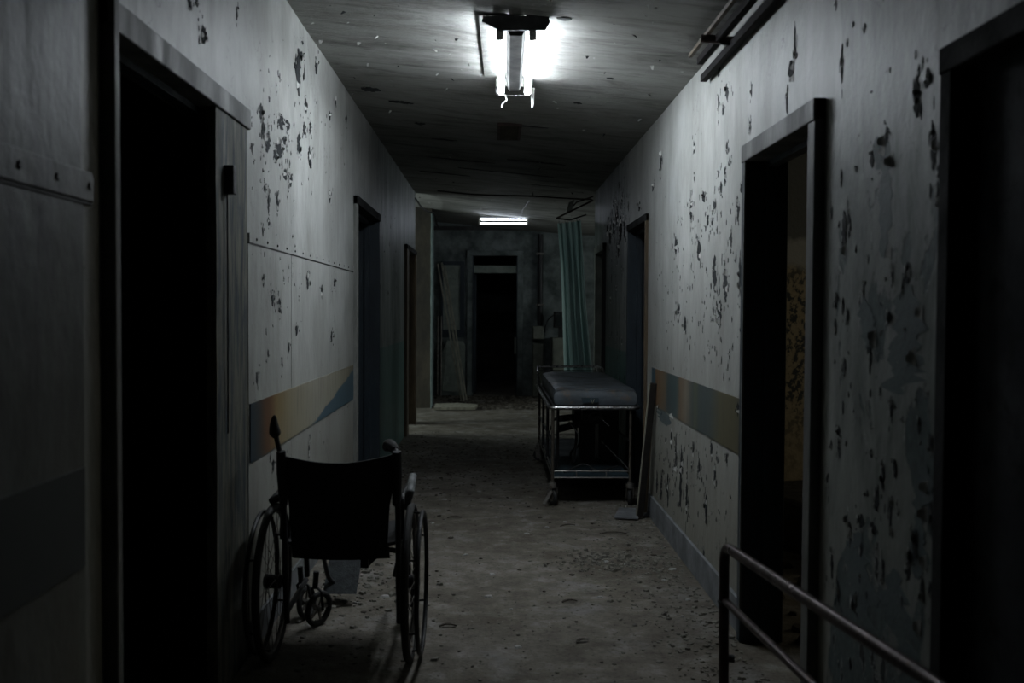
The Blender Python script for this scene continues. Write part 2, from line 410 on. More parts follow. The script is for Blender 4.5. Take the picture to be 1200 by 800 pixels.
def gauss(y, z, cy, cz, sy, sz): return math.exp(-((y-cy)/sy)**2-((z-cz)/sz)**2)
def step(x, a, b):
    t = max(0, min(1, (x-a)/(b-a))); return t*t*(3-2*t)
def wear_shade_left(c):
    y, z = c.y, c.z
    r = .16 + .55*gauss(y, z, 4.5, 2.1, .5, .25) + .3*gauss(y, z, 4.5, 1.45, .6, .3) + .22*(1-step(z, .4, .9)) + .28*step(y, 7.5, 9) + .25*gauss(y, z, 6.4, 2.5, 1.5, .15)
    g = .12 + .2*step(y, 7, 9)
    b = step(y, 6.6, 9.0)*.60 + .36*(1-step(y, 2.4, 4.2))  # last term paints shade onto the wall near the camera
    return (r, g, b, step(y, 7.9, 8.0))
def wear_shade_right(c):
    y, z = c.y, c.z
    r = .22 + .38*gauss(y, z, 4.8, 1.65, .9, .3) + .35*gauss(y, z, 4.3, 1.2, .5, .3) + .42*(1-step(z, .45, .85)) + .45*(1-step(y, 2.7, 3.1))*(1-step(z, 1.2, 1.9)) + .5*step(y, 6.9, 7.8) + .35*gauss(y, z, 8.6, 2.1, .9, .3)
    g = .10 + .62*(1-step(y, 2.9, 3.15))*(1-step(z, 1.5, 2.0)) + .25*(1-step(z, .3, .6)) + .2*step(y, 7, 9)
    b = step(y, 6.6, 8.6)*.62 + .50*(1-step(y, 2.9, 3.3)) - .12*step(z, 1.6, 2.2)*(1-step(y, 2.9, 3.3))  # near terms put the light's falloff towards the camera into the paint
    return (r, g, b, step(y, 7.6, 7.7))

floor_x = lines(-4.3, 4.3, .9, []); floor_x = sorted(set([x for x in floor_x if x < -1.1 or x > 1.15]+lines(-1.1, 1.15, .07, [])))
floor_y = sorted(set(lines(-2.6, 1.6, .7, [])+lines(1.6, 13.8, .07, [])+lines(13.8, 19, .5, [])))
def floor_h(x, y):
    return .004*fbm(x, y, 0, 1.3) + .004*max(0, fbm(x, y, 3, 5))
def make_floor():
    mb = MB(); W = len(floor_x)
    for y in floor_y:
        for x in floor_x: mb.v.append((x, y, floor_h(x, y)))
    n = len(mb.v)
    for j in range(len(floor_y)-1):
        for i in range(W-1):
            a = j*W+i; mb.f.append((a, a+1, a+1+W, a+W))
    a, b = floor_x[0], floor_x[-1]; c, d = floor_y[0], floor_y[-1]
    mb.box((a, c, -.15), (b, d, -.02))
    o = mb.build('floor', M['floor'])
    wear_tone_attr(o.data, lambda c: (lambda q: (q, q, q, 1))(min(1, .8*gauss(c.y, c.x, 8.9, 0, 1.3, 3)*(.6+.8*fbm(c.x, c.y, 1, .9)) + .35*step(c.x, .5, .95)*(1-step(c.y, 5.5, 7)))))  # floor colour darker in a mid-corridor band and along the near right side
    return tag(o, kind='structure')
make_floor()
def make_ceiling():
    xs = sorted(set(lines(-4.3, -1.1, .9, [])+lines(-1.1, 1.2, .15, [])+lines(1.2, 4.3, .9, [])))
    ys = lines(-2.6, 19, .15, [])
    mb = MB(); W = len(xs)
    for k in (0, 1):
        for y in ys:
            for x in xs: mb.v.append((x, y, ceil_z(x)+(.003*fbm(x, y, 7, 1.4) if k == 0 else .15)))
    n = W*len(ys)
    for j in range(len(ys)-1):
        for i in range(W-1):
            a = j*W+i; mb.f.append((a, a+W, a+1+W, a+1)); mb.f.append((n+a, n+a+1, n+a+1+W, n+a+W))
    for i in range(W-1):
        mb.f.append((i, i+1, n+i+1, n+i)); a = n-W+i; mb.f.append((a+1, a, n+a, n+a+1))
    for j in range(len(ys)-1):
        a = j*W; mb.f.append((a+W, a, n+a, n+a+W)); a += W-1; mb.f.append((a, a+W, n+a+W, n+a))
    o = mb.build('ceiling', M['ceiling'])
    wear_tone_attr(o.data, lambda c: (lambda q: (q, q, q, 1))(min(1, .45*gauss(c.y, 0, 8.9, 0, 1.8, 1) + .35*step(c.y, 10, 15) + .55*(1-step(c.y, 3.2, 4.5)))))  # last term darkens the near ceiling colour as the lamplight would fade
    return tag(o, kind='structure')
make_ceiling()

DOOR_L = [(2.42, 3.81, -.05, 2.085), (6.70, 8.02, -.05, 2.10), (10.5, 11.78, -.05, 2.03)]
DOOR_R = [(1.0, 2.26, -.05, 1.93), (3.10, 4.01, -.05, 2.0), (6.66, 7.60, -.05, 1.99), (9.22, 9.98, -.05, 1.97)]
wall_left = slab_wall('wall_left', XL, -1, -2.5, 11.9, -.05, 2.80, DOOR_L, M['wall_l'], wear_shade_left)
wall_right = slab_wall('wall_right', XR, 1, -2.5, 10.25, -.05, 2.60, DOOR_R, M['wall_r'], wear_shade_right)
for w in (wall_left, wall_right): tag(w, kind='structure')

def plain_wall(name, a, b, mat): return tag(MB().box(a, b).build(name, mat, smooth=False), kind='structure')
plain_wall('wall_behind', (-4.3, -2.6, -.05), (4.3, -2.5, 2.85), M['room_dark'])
# outer walls of the side rooms, with their windows
def outer_wall(name, x, s, y0, y1, win, win2=None):
    mb = MB(); a, b, c, d = win
    if win2:
        e, f, g, h = win2
        mb.box((x, e, -.05), (x+s*.1, f, g)); mb.box((x, e, h), (x+s*.1, f, 2.85)); mb.box((x, f, -.05), (x+s*.1, a, 2.85)); mb.box((x, y0, -.05), (x+s*.1, e, 2.85))
        y0 = a
    for q in (((y0, a), (-.05, 2.85)), ((b, y1), (-.05, 2.85)), ((a, b), (-.05, c)), ((a, b), (d, 2.85))):
        mb.box((x, q[0][0], q[1][0]), (x+s*.1, q[0][1], q[1][1]))
    return tag(mb.build(name, M['room_dark'], smooth=False), kind='structure')
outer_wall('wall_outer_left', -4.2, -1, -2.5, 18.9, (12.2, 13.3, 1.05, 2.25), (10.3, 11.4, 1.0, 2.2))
outer_wall('wall_outer_right', 4.2, 1, -2.5, 18.9, (12.2, 13.8, 1.0, 2.3), (4.3, 5.7, 1.0, 2.3))  # farther opening made for the added fill window
def side_window(name, x, y0, y1, z0, z1):
    w = empty(name, (x, (y0+y1)/2, z0), kind='structure')
    f = MB(); t = .05
    L = lambda y: y-(y0+y1)/2
    for a, b, c, d in ((y0, y1, z0, z0+t), (y0, y1, z1-t, z1), (y0, y0+t, z0+t, z1-t), (y1-t, y1, z0+t, z1-t), ((y0+y1)/2-.02, (y0+y1)/2+.02, z0+t, z1-t)):
        f.box((-.03, L(a), c-z0), (.03, L(b), d-z0))
    f.build('window_frame', M['brown_wood'], w, smooth=False)
side_window('window_1', -4.25, 12.2, 13.3, 1.05, 2.25)
side_window('window_3', -4.25, 10.3, 11.4, 1.0, 2.2)
side_window('fill_window_right', 4.25, 12.2, 13.8, 1.0, 2.3)  # unseen window added to carry the far right fill light
side_window('window_2', 4.25, 4.3, 5.7, 1.0, 2.3)
# partitions between the side rooms
xl, xr = XL-TH, XR+TH
for nm, y in (('wall_partition_left', -.2), ('wall_partition_left', 5.4), ('wall_partition_left', 9.4)):
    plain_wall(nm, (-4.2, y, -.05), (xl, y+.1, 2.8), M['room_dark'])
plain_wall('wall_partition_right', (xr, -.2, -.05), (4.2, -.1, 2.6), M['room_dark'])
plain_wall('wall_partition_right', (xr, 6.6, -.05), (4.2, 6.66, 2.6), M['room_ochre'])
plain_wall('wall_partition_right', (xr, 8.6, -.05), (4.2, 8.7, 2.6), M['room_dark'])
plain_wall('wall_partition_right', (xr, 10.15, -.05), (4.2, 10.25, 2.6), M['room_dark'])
# cross wall at the corridor's end, left, with its pale corner
cw = plain_wall('wall_cross_left', (-4.2, 13.62, -.05), (-.862, 14.05, 2.85), M['pier'])
pe = MB()
pe.grid(lambda u, v: (-.862+.006*fbm(3, v*5, u, 2.0)+.004, 13.60+u*.46, -.02+v*2.69), 4, 40, thick=(-.012, 0, 0))
pe.build('corner_plaster', M['pier_edge'], cw)
plain_wall('wall_niche_left', (-1.75, 14.05, -.05), (-1.65, 15.7, 2.85), M['room_dark'])

# far wall, door hole and what is behind it
fw = MB()
for a, b in (((-4.2, Y_FAR, -.05), (-.43, Y_FAR+.18, 2.85)), ((.45, Y_FAR, -.05), (4.2, Y_FAR+.18, 2.7)), ((-.43, Y_FAR, 2.28), (.45, Y_FAR+.18, 2.75))): fw.box(a, b)
tag(fw.build('wall_far', M['far_wall'], smooth=False), kind='structure')
plain_wall('wall_beyond', (-4.2, 18.8, -.05), (4.2, 18.9, 2.85), M['room_dark'])
plain_wall('trim_1', (-1.6, Y_FAR-.03, 2.60), (1.6, Y_FAR, 2.66), M['room_dark'])

# ------------------------------------------------------------------ doors and their frames
def frame(name, X, s, y0, y1, zt, wn, wf, wh, prot, mats, protf=None):
    d = empty(name, (X, y0, 0), kind='structure')
    def part(nm, a, b, m, bev=.004): return MB().box((a[0]-X, a[1]-y0, a[2]), (b[0]-X, b[1]-y0, b[2])).build(nm, m, d, smooth=False, bevel=bev)
    xa, xb = X-s*prot, X+s*(TH+.01)
    part('frame_jamb', (xa, y0, 0), (xb, y0+wn, zt), mats[0])
    part('frame_jamb', (xa if protf is None else X-s*protf, y1-wf, 0), (xb, y1, zt), mats[1])
    part('frame_header', (X-s*(.022 if protf is not None else prot+.004), y0, zt-wh), (xb, y1, zt), mats[2])
    # inner stop, recessed
    st = MB()
    st.box((X+s*.05-X, wn, 0), (X+s*.09-X, wn+.022, zt-wh)); st.box((X+s*.05-X, y1-wf-.022-y0, 0), (X+s*.09-X, y1-wf-y0, zt-wh)); st.box((X+s*.05-X, wn, zt-wh-.022), (X+s*.09-X, y1-wf-y0, zt-wh))
    st.build('door_stop', mats[3], d, smooth=False)
    return d, part
G, D = M['frame_grey'], M['frame_dark']
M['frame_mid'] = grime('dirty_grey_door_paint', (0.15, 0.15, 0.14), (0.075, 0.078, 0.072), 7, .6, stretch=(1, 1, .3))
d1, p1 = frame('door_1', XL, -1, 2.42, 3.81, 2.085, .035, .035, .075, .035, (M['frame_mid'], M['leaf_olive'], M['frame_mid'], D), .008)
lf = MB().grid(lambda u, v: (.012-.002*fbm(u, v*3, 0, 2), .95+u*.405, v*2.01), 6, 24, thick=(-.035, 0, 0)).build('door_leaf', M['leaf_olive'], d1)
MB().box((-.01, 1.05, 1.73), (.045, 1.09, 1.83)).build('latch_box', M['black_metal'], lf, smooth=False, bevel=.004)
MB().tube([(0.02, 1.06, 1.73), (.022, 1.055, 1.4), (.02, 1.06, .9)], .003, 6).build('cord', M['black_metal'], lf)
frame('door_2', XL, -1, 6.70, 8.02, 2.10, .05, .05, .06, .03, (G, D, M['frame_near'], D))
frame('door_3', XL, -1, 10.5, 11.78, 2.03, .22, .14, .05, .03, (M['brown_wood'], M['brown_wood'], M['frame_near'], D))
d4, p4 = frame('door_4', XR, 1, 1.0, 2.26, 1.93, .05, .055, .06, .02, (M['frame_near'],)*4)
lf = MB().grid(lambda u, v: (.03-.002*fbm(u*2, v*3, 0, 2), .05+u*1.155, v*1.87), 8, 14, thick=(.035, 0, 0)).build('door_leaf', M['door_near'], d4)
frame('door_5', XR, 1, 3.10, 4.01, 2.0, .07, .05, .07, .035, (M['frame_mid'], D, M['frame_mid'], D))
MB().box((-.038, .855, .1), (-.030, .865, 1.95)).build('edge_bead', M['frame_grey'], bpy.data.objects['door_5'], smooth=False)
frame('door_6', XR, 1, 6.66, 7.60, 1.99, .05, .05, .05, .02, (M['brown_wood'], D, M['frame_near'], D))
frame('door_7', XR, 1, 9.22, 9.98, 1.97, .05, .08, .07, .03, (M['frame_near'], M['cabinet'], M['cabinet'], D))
# end door with transom
d8 = empty('door_8', (0, Y_FAR, 0), kind='structure')
def jb(nm, a, b, m=M['far_wall']): return MB().box(a, b).build(nm, m, d8, smooth=False, bevel=.005)
jb('frame_jamb', (-.43, -.035, 0), (-.335, .19, 2.28)); jb('frame_jamb', (.355, -.035, 0), (.45, .19, 2.28))
jb('frame_header', (-.43, -.04, 2.205), (.45, .19, 2.28)); 
jb('transom_bar', (-.335, -.02, 1.93), (.355, .12, 2.05), M['pale_board'])
jb('door_leaf', (-.33, .25, .02), (-.29, .95, 1.92), M['frame_dark'])
jb('frame_edge', (-.345, -.045, .05), (-.325, -.02, 2.2), M['frame_dark']); jb('frame_edge', (.345, -.045, .05), (.365, -.02, 2.2), M['frame_dark'])

# ------------------------------------------------------------------ wall sheets, strips, bands
def rivets(name, X, s, pts, parent, r=.006, mat=None):
    mb = MB()
    for y, z in pts: mb.tube([(X, y, z), (X-s*.004, y, z)], [r, r*.6], 8)
    return tag(mb.build(name, mat or M['bare_metal'], parent), kind='stuff')
def sheet(parent, X, s, y0, y1, z0, z1, mat, wear_tone, proud=.006):
    return slab_wall('wall_panel', X-s*proud, s, y0, y1, z0, z1, [], mat, wear_tone, parent, thick=proud+.004, relief=.0012)
sheet(wall_left, XL, -1, 3.83, 4.632, .12, 1.585, M['wall_l'], wear_shade_left)
sheet(wall_left, XL, -1, 4.64, 6.66, .12, 1.585, M['wall_l'], wear_shade_left)
sheet(wall_left, XL, -1, .1, 2.30, .12, 1.575, M['wall_near'], wear_shade_left)
sheet(wall_left, XL, -1, .1, 2.285, 1.60, 2.74, M['wall_near'], wear_shade_left, .008)
MB().box((XL-.004, 3.84, 1.590), (XL+.0085, 6.66, 1.625)).build('cover_strip', M['wall_l'], wall_left, smooth=False)
MB().box((XL-.004, 3.84, 1.583), (XL+.0075, 6.66, 1.590)).build('dark_seam', M['rubber'], wall_left, smooth=False)
MB().box((XL-.004, .1, 1.570), (XL+.009, 2.345, 1.580)).build('dark_seam', M['rubber'], wall_left, smooth=False)
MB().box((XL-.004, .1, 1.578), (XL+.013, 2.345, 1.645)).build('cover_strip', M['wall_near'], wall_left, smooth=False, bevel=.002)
rivets('strip_rivets', XL+.0085, -1, [(3.95+.19*i, 1.607) for i in range(14)], wall_left, .006, M['black_metal'])
rivets('strip_rivets', XL+.013, -1, [(2.32-.17*i, 1.612) for i in range(6)], wall_left, .010, M['black_metal'])

def stripe_left():
    t, c, x, u = along_y('faded_band_left', 3.84, 6.62, [(0, (.02, .035, .045)), (.05, (.045, .04, .035)), (.10, (.12, .055, .025)), (.17, (.20, .14, .06)), (.28, (.25, .22, .15)), (.5, (.28, .265, .215)), (.75, (.27, .25, .19)), (1, (.21, .18, .115))], .06)
    dz = t.math('SUBTRACT', t.math('MULTIPLY', t.rng(x.outputs[1], 5.1, 6.62), .19), t.math('SUBTRACT', x.outputs[2], .745))
    n = t.noise(6, t.map(), 4); c = t.mix(t.rng(t.math('ADD', dz, t.math('MULTIPLY', t.math('SUBTRACT', n, .5), .05)), .0, .012), c, (0.06, 0.10, 0.125))
    return t.out(c, .5)
slab_wall('coloured_band', XL+.011, -1, 3.84, 6.64, .74, .968, [], stripe_left(), wear_shade_left, wall_left, thick=.012, relief=.0008)
t, c, _, _ = along_y('faded_band_near_shaded', .1, 2.3, [(0, (.02, .026, .026)), (1, (.028, .034, .034))])  # band colour darkened along with the near sheets to paint in dimness
slab_wall('coloured_band', XL+.011, -1, .1, 2.29, .74, .968, [], t.out(c, .5), wear_shade_left, wall_left, thick=.012, relief=.0008)
t, c, _, _ = along_y('faded_band_right', 4.10, 6.44, [(0, (.085, .075, .04)), (.16, (.10, .09, .05)), (.26, (.06, .075, .075)), (.36, (.055, .07, .07)), (.40, (.10, .11, .06)), (.43, (.055, .07, .068)), (.50, (.19, .16, .12)), (.58, (.15, .10, .06)), (.62, (.055, .085, .085)), (.74, (.05, .07, .07)), (.78, (.13, .10, .065)), (.93, (.17, .09, .04)), (.95, (.04, .08, .10))], .035)
slab_wall('coloured_band', XR-.005, 1, 4.10, 6.44, .738, .972, [], t.out(c, .5), wear_shade_right, wall_right, thick=.008, relief=.0008)
# pale edge of the side rail bead by the right door
MB().box((XR-.022, 4.012, .1), (XR, 4.035, 1.95)).build('edge_bead', M['frame_grey'], wall_right, smooth=False)

bb = tag(MB().box((XR-.016, 4.02, 0), (XR, 6.66, .145)).build('baseboard_right', M['far_wall'], smooth=False, bevel=.003), kind='structure')
M['base_grey'] = grime('grey_skirting_paint', (0.20, 0.21, 0.22), (0.13, 0.135, 0.14), 6, .6); bb.data.materials[0] = M['base_grey']
tag(MB().box((XL, 3.83, 0), (XL+.016, 6.69, .12)).build('baseboard_left', M['base_grey'], smooth=False), kind='structure')
tag(MB().box((XR-.016, 2.27, 0), (XR, 3.09, .145)).build('baseboard_right', M['base_grey'], smooth=False), kind='structure')

# peeled patches: measured centre (y, z) and size on the wall
PEEL_L= [(3.26,2.22,0.057,0.056),(4.84,2.47,0.188,0.228),(4.92,2.64,0.086,0.025),(4.91,2.57,0.107,0.042),(4.76,2.48,0.07,0.029),(5.33,2.62,0.114,0.091),(5.01,2.35,0.1,0.077),(4.84,2.12,0.104,0.104),(5.14,2.11,0.118,0.11),(4.97,2.23,0.088,0.064),(5.12,2.26,0.07,0.066),(5.74,2.44,0.118,0.054),(4.06,2.13,0.103,0.066),(4.09,2.07,0.12,0.053),(4.17,2.03,0.14,0.093),(4.44,2.16,0.264,0.068),(4.57,2.17,0.149,0.051),(4.41,2.04,0.174,0.087),(4.53,1.94,0.147,0.05),(4.64,1.93,0.096,0.06),(4.19,1.79,0.055,0.101),(4.37,1.8,0.077,0.082),(4.2,1.7,0.071,0.036),(4.09,1.65,0.037,0.039),(5.74,1.98,0.103,0.074),(5.04,1.48,0.079,0.086),(5.86,1.49,0.108,0.055),(5.43,1.44,0.08,0.051),(4.24,1.38,0.064,0.073),(4.37,1.35,0.085,0.064),(4.07,1.45,0.037,0.052),(4.74,1.24,0.08,0.061),(5.77,1.18,0.09,0.064),(3.91,1.96,0.048,0.034),(4.21,2.21,0.047,0.025),(3.69,2.41,0.036,0.047),(5.93,2.56,0.078,0.051),(6.36,2.54,0.091,0.054),(4.13,1.83,0.061,0.035),(4.33,1.99,0.117,0.056),(4.5,2.09,0.09,0.039),(4.15,1.15,0.04,0.03),(3.99,1.11,0.024,0.01),(3.96,1.06,0.054,0.048),(4.12,1.12,0.022,0.015),(4.42,1.1,0.03,0.048),(4.24,0.67,0.069,0.047),(4.18,0.71,0.02,0.038),(4.35,0.62,0.029,0.029),(5.06,0.62,0.049,0.083),(4.57,1.16,0.041,0.042),(3.12,2.27,0.06,0.04),(3.27,2.22,0.076,0.053),(3.2,2.3,0.045,0.027),(3.22,2.19,0.018,0.028)]
PEEL_R = [(4.6,2.44,0.079,0.055),(4.6,2.29,0.071,0.091),(4.43,2.31,0.098,0.076),(4.51,2.25,0.06,0.058),(5.15,2.18,0.077,0.057),(4.58,1.97,0.061,0.031),(4.9,1.9,0.09,0.055),(5.2,1.86,0.102,0.098),(5.64,1.71,0.147,0.097),(4.99,1.64,0.146,0.107),(4.66,1.83,0.091,0.06),(4.21,1.77,0.074,0.108),(4.53,1.9,0.086,0.05),(4.45,1.94,0.066,0.076),(4.15,1.85,0.051,0.043),(4.03,2.08,0.041,0.052),(3.43,2.26,0.03,0.103),(3.47,2.17,0.09,0.074),(3.52,2.08,0.026,0.09),(3.42,2.21,0.049,0.021),(4.01,2.22,0.027,0.052),(6.18,2.26,0.111,0.106),(6.5,2.14,0.106,0.05),(5.55,1.33,0.116,0.119),(5.36,1.26,0.097,0.092),(4.62,1.51,0.125,0.178),(4.42,1.45,0.131,0.152),(4.16,1.5,0.073,0.125),(4.55,1.33,0.121,0.117),(4.32,1.65,0.046,0.074),(4.8,1.79,0.077,0.082),(4.7,1.76,0.055,0.04),(5.14,2.03,0.055,0.044),(4.42,2.06,0.049,0.057),(4.36,1.99,0.048,0.049),(2.96,2.07,0.026,0.114),(2.92,2.12,0.032,0.025),(3.02,2.26,0.03,0.036),(2.87,2.16,0.031,0.017),(2.42,1.86,0.059,0.104),(2.37,1.89,0.051,0.051),(2.42,1.92,0.02,0.031),(2.33,1.72,0.046,0.11),(2.92,1.57,0.058,0.125),(2.88,1.59,0.035,0.086),(2.83,1.74,0.04,0.019),(2.46,1.43,0.041,0.053),(2.2,1.93,0.016,0.038),(2.03,1.92,0.042,0.038),(2.3,1.61,0.018,0.059),(2.95,1.73,0.022,0.051),(2.76,1.39,0.02,0.059),(2.56,1.43,0.016,0.066),(2.98,1.37,0.03,0.051),(2.92,1.35,0.029,0.05),(2.98,1.29,0.023,0.051),(2.88,1.32,0.028,0.049),(2.49,1.4,0.021,0.053),(2.61,1.8,0.052,0.038),(2.71,1.75,0.043,0.046),(2.3,1.66,0.032,0.03),(2.25,1.36,0.022,0.115),(2.94,0.98,0.052,0.03),(2.93,0.93,0.037,0.055),(2.68,0.95,0.036,0.025),(2.6,0.9,0.035,0.067),(2.54,0.81,0.033,0.098),(2.32,1.03,0.02,0.044),(2.38,1.06,0.028,0.041),(2.39,0.77,0.053,0.072),(2.86,0.76,0.049,0.074),(2.75,0.75,0.096,0.04),(2.65,0.75,0.071,0.034),(2.35,0.67,0.029,0.06),(2.59,0.65,0.026,0.067),(2.78,0.52,0.03,0.052),(2.64,0.83,0.042,0.057),(3.03,0.81,0.035,0.052),(2.98,0.57,0.034,0.089),(2.92,0.5,0.029,0.063),(2.83,0.69,0.027,0.073),(2.3,0.86,0.023,0.059),(2.52,0.93,0.022,0.032),(3.0,0.93,0.03,0.031),(2.43,0.69,0.055,0.031),(2.7,1.2,0.024,0.069),(2.9,1.17,0.028,0.05),(2.55,1.09,0.027,0.055),(5.43,0.4,0.112,0.279),(5.38,0.52,0.085,0.138),(6.06,0.26,0.108,0.156),(5.83,0.28,0.086,0.2),(4.77,0.39,0.086,0.123),(5.71,0.6,0.082,0.122),(4.59,0.58,0.063,0.098),(5.09,0.63,0.065,0.065),(4.81,0.15,0.058,0.082),(4.36,0.14,0.041,0.075),(5.57,0.54,0.078,0.215),(5.25,0.36,0.081,0.202),(4.93,0.55,0.061,0.106),(6.22,0.26,0.081,0.133),(4.55,0.67,0.042,0.047),(4.51,0.66,0.034,0.031),(4.66,0.69,0.08,0.072),(4.14,0.93,0.075,0.05),(4.02,0.94,0.071,0.032),(4.35,0.69,0.045,0.06),(8.17,2.01,0.293,0.21),(8.61,2.06,0.279,0.166),(8.85,2.0,0.294,0.142),(7.87,1.99,0.194,0.152),(7.09,2.08,0.142,0.068),(8.27,1.85,0.171,0.133),(9.1,2.08,0.259,0.117),(7.67,1.82,0.147,0.148),(8.39,2.13,0.265,0.135)]
TEAL_R= [(2.62,1.63,0.162,0.304),(2.48,1.3,0.339,0.202),(2.72,1.3,0.188,0.14),(2.66,1.76,0.119,0.091),(2.38,0.91,0.168,0.122),(2.53,1.19,0.381,0.13),(2.38,0.77,0.169,0.163),(2.71,0.59,0.344,0.255),(2.45,0.56,0.308,0.231),(5.93,0.7,0.772,0.091)]

def blob(cy, cz, w, h, n=15, jag=.35):
    out = []; ph = random.random()*9
    for i in range(n):
        a = 2*PI*i/n; k = 1+jag*(random.random()*1.6-.9)
        out.append((cy+.5*w*math.sin(a)*k*(1.15-.35*math.cos(a)), cz-.5*h*math.cos(a)*(1+.12*random.random())))
    return out
def torn(cy, cz, w, h):                                 # ragged upright tear
    n = max(4, min(15, int(h/.009))); L, R_ = [], []; c = 0.0
    for k in range(n+1):
        t = k/n; e = w*.5*max(.06, math.sin(PI*min(1, t*.92+.06))**.7)
        c += random.gauss(0, .10)*w*.5
        L.append((cy+c-e*random.uniform(.35, 1.15), cz-h/2+h*t+random.uniform(-.2, .2)*h/n))
        R_.append((cy+c+e*random.uniform(.35, 1.15), cz-h/2+h*t+random.uniform(-.2, .2)*h/n))
    return L[::-1]+R_
def peel(parent, X, s, spots, mat, name='bare_patches', lift=.0012, extra=None):
    mb = MB(); fl = MB()
    for (y, z, w, h) in spots:
        big = h*w > .0012
        w *= .72
        P = torn(y, z, w, h)
        off = lift+random.random()*.0016+(extra(y, z) if extra else 0)
        mb.prism([(X-s*off, a, b) for a, b in P][::s], (s*.001, 0, 0))
        if big and name == 'bare_patches':
            for _ in range(5):
                q = torn(y+random.gauss(0, .6)*w, z+random.gauss(0, .5)*h, w*random.uniform(.08, .22), h*random.uniform(.1, .4))
                mb.prism([(X-s*off, a, b) for a, b in q][::s], (s*.001, 0, 0))
        # curled flakes standing out from the patch rim
        for k in range(2 if h > .05 else 1):
            a = random.uniform(-.5, .5)*h; fw_, fh = min(.03, random.uniform(.15, .4)*w+.004), min(.04, random.uniform(.15, .4)*h+.004)
            sy = random.choice((-1, 1)); y0_ = y+sy*w*.45; z0_ = z+a; c = random.uniform(.25, .9)
            def f(u, v, y0_=y0_, z0_=z0_, fw_=fw_, fh=fh, sy=sy, c=c):
                return (X-s*(off+.0008+c*.6*fw_*u*u), y0_-sy*fw_*u*(1-.35*c*u), z0_+(v-.5)*fh*(1-.6*u))
            fl.grid(f, 3, 2, thick=(s*.0006, 0, 0))
    tag(mb.build(name, mat, parent, smooth=False), kind='stuff')
    tag(fl.build('paint_flakes', M['flake'], parent, smooth=False), kind='stuff')
def in_panel_left(y, z):
    q = 0
    if z < 1.59 and (y > 3.83 or y < 2.3): q = .0068
    if z > 1.6 and y < 2.28: q = .0088
    if .74 < z < .97: q = .0125
    return q
peel(wall_left, XL, -1, PEEL_L, M['chip'], extra=in_panel_left)
peel(wall_right, XR, 1, [p for p in PEEL_R if p[0] > 2.27], M['chip'], extra=lambda y, z: .005 if .72 < z < .99 and 4.05 < y < 6.5 else 0)
peel(wall_right, XR, 1, TEAL_R, M['under'], 'undercoat_patches', lift=.0006)
# scattered small chips
def scatter(n, fn):
    out = []
    while len(out) < n:
        q = fn()
        if q: out.append(q)
    return out
def clusters(cs):
    o = []
    for (cy, cz, sy, sz, n, sc) in cs:
        for _ in range(n):
            y = random.gauss(cy, sy); z = random.gauss(cz, sz)
            h = random.uniform(.010, .05)*sc*random.random()**.6; w = h*random.uniform(.35, 1.0)
            o.append((y, z, w, h))
    return o
okl = lambda p: (3.86 < p[0] < 6.64 or 8.06 < p[0] < 10.4) and .05 < p[1] < 2.6 and abs(p[1]-1.6) > .03 and not .73 < p[1] < .98
okr = lambda p: (4.06 < p[0] < 6.62 or 7.65 < p[0] < 9.2 or (2.3 < p[0] < 3.05)) and .16 < p[1] < 2.45 and not (.72 < p[1] < .99 and 4 < p[0] < 6.5)
peel(wall_left, XL, -1, [p for p in clusters([(4.35, 2.05, .30, .13, 60, .9), (4.5, 1.45, .4, .12, 30, .8), (5.2, 2.3, .7, .2, 30, .7), (5.6, .5, .6, .2, 24, .8), (9, 1.8, .8, .5, 40, 1.2)]) if okl(p)], M['chip'], 'small_chips', extra=in_panel_left)
peel(wall_right, XR, 1, [p for p in clusters([(4.9, 1.70, .5, .16, 80, .8), (4.5, 1.25, .35, .14, 80, .9), (5.6, 1.3, .5, .3, 50, .8), (5.2, .45, .6, .14, 110, 1.0), (8.4, 2.15, .45, .12, 60, 2.4), (8.4, 1.5, .5, .4, 70, 1.6), (2.65, 1.0, .2, .3, 50, .9), (2.7, 1.9, .25, .2, 10, .9), (2.6, .5, .2, .2, 40, 1.)]) if okr(p)], M['chip'], 'small_chips')
# ragged flakes and dark stains hanging from the ceiling
def ceiling_bits():
    mb = MB(); dk = MB()
    for _ in range(150):
        x, y = random.uniform(XL+.02, XR-.02), random.choice((random.uniform(3.6, 7), random.gauss(5.2, .6), random.uniform(8, 13)))
        if -.1 < x < .3 and 4.3 < y < 5.7: continue
        z = ceil_z(x)-.002; a = random.random()*6.3; l = random.uniform(.006, .024); d = Vector((math.cos(a), math.sin(a), 0)); e = Vector((-d.y, d.x, 0))
        p = Vector((x, y, z)); tip = p+d*l+Vector((0, 0, -random.uniform(.3, .9)*l))
        (mb if random.random() < .7 else dk).add([p-e*l*.5, p+e*l*.5, tip+e*l*.2, tip-e*l*.2], [(0, 1, 2, 3)])
    c = bpy.data.objects['ceiling']
    tag(mb.build('ceiling_flakes', M['flake'], c, smooth=False), kind='stuff')
    tag(dk.build('ceiling_flakes', M['chip'], c, smooth=False), kind='stuff')
    bp = MB()
    for (x, y, w, h) in ((-.78, 6.3, .12, .16), (-.62, 6.6, .16, .08), (-.55, 7.3, .08, .1), (.3, 4.42, .07, .05), (-.4, 7.9, .2, .05), (.5, 6.1, .05, .05), (.62, 5.4, .04, .03), (-.1, 4.1, .1, .05), (.1, 9.4, .9, .05), (-.5, 9.9, .5, .05), (.5, 10.1, .5, .04), (-.3, 8.9, .6, .06), (.35, 8.6, .5, .05)):
        P = [(b_, a_) for a_, b_ in torn(0, 0, h, w)]
        bp.prism([(x+a, y+b, ceil_z(x+a)-.0045) for a, b in P], (0, 0, .003))
    tag(bp.build('bare_patches', M['chip'], c, smooth=False), kind='stuff')
ceiling_bits()

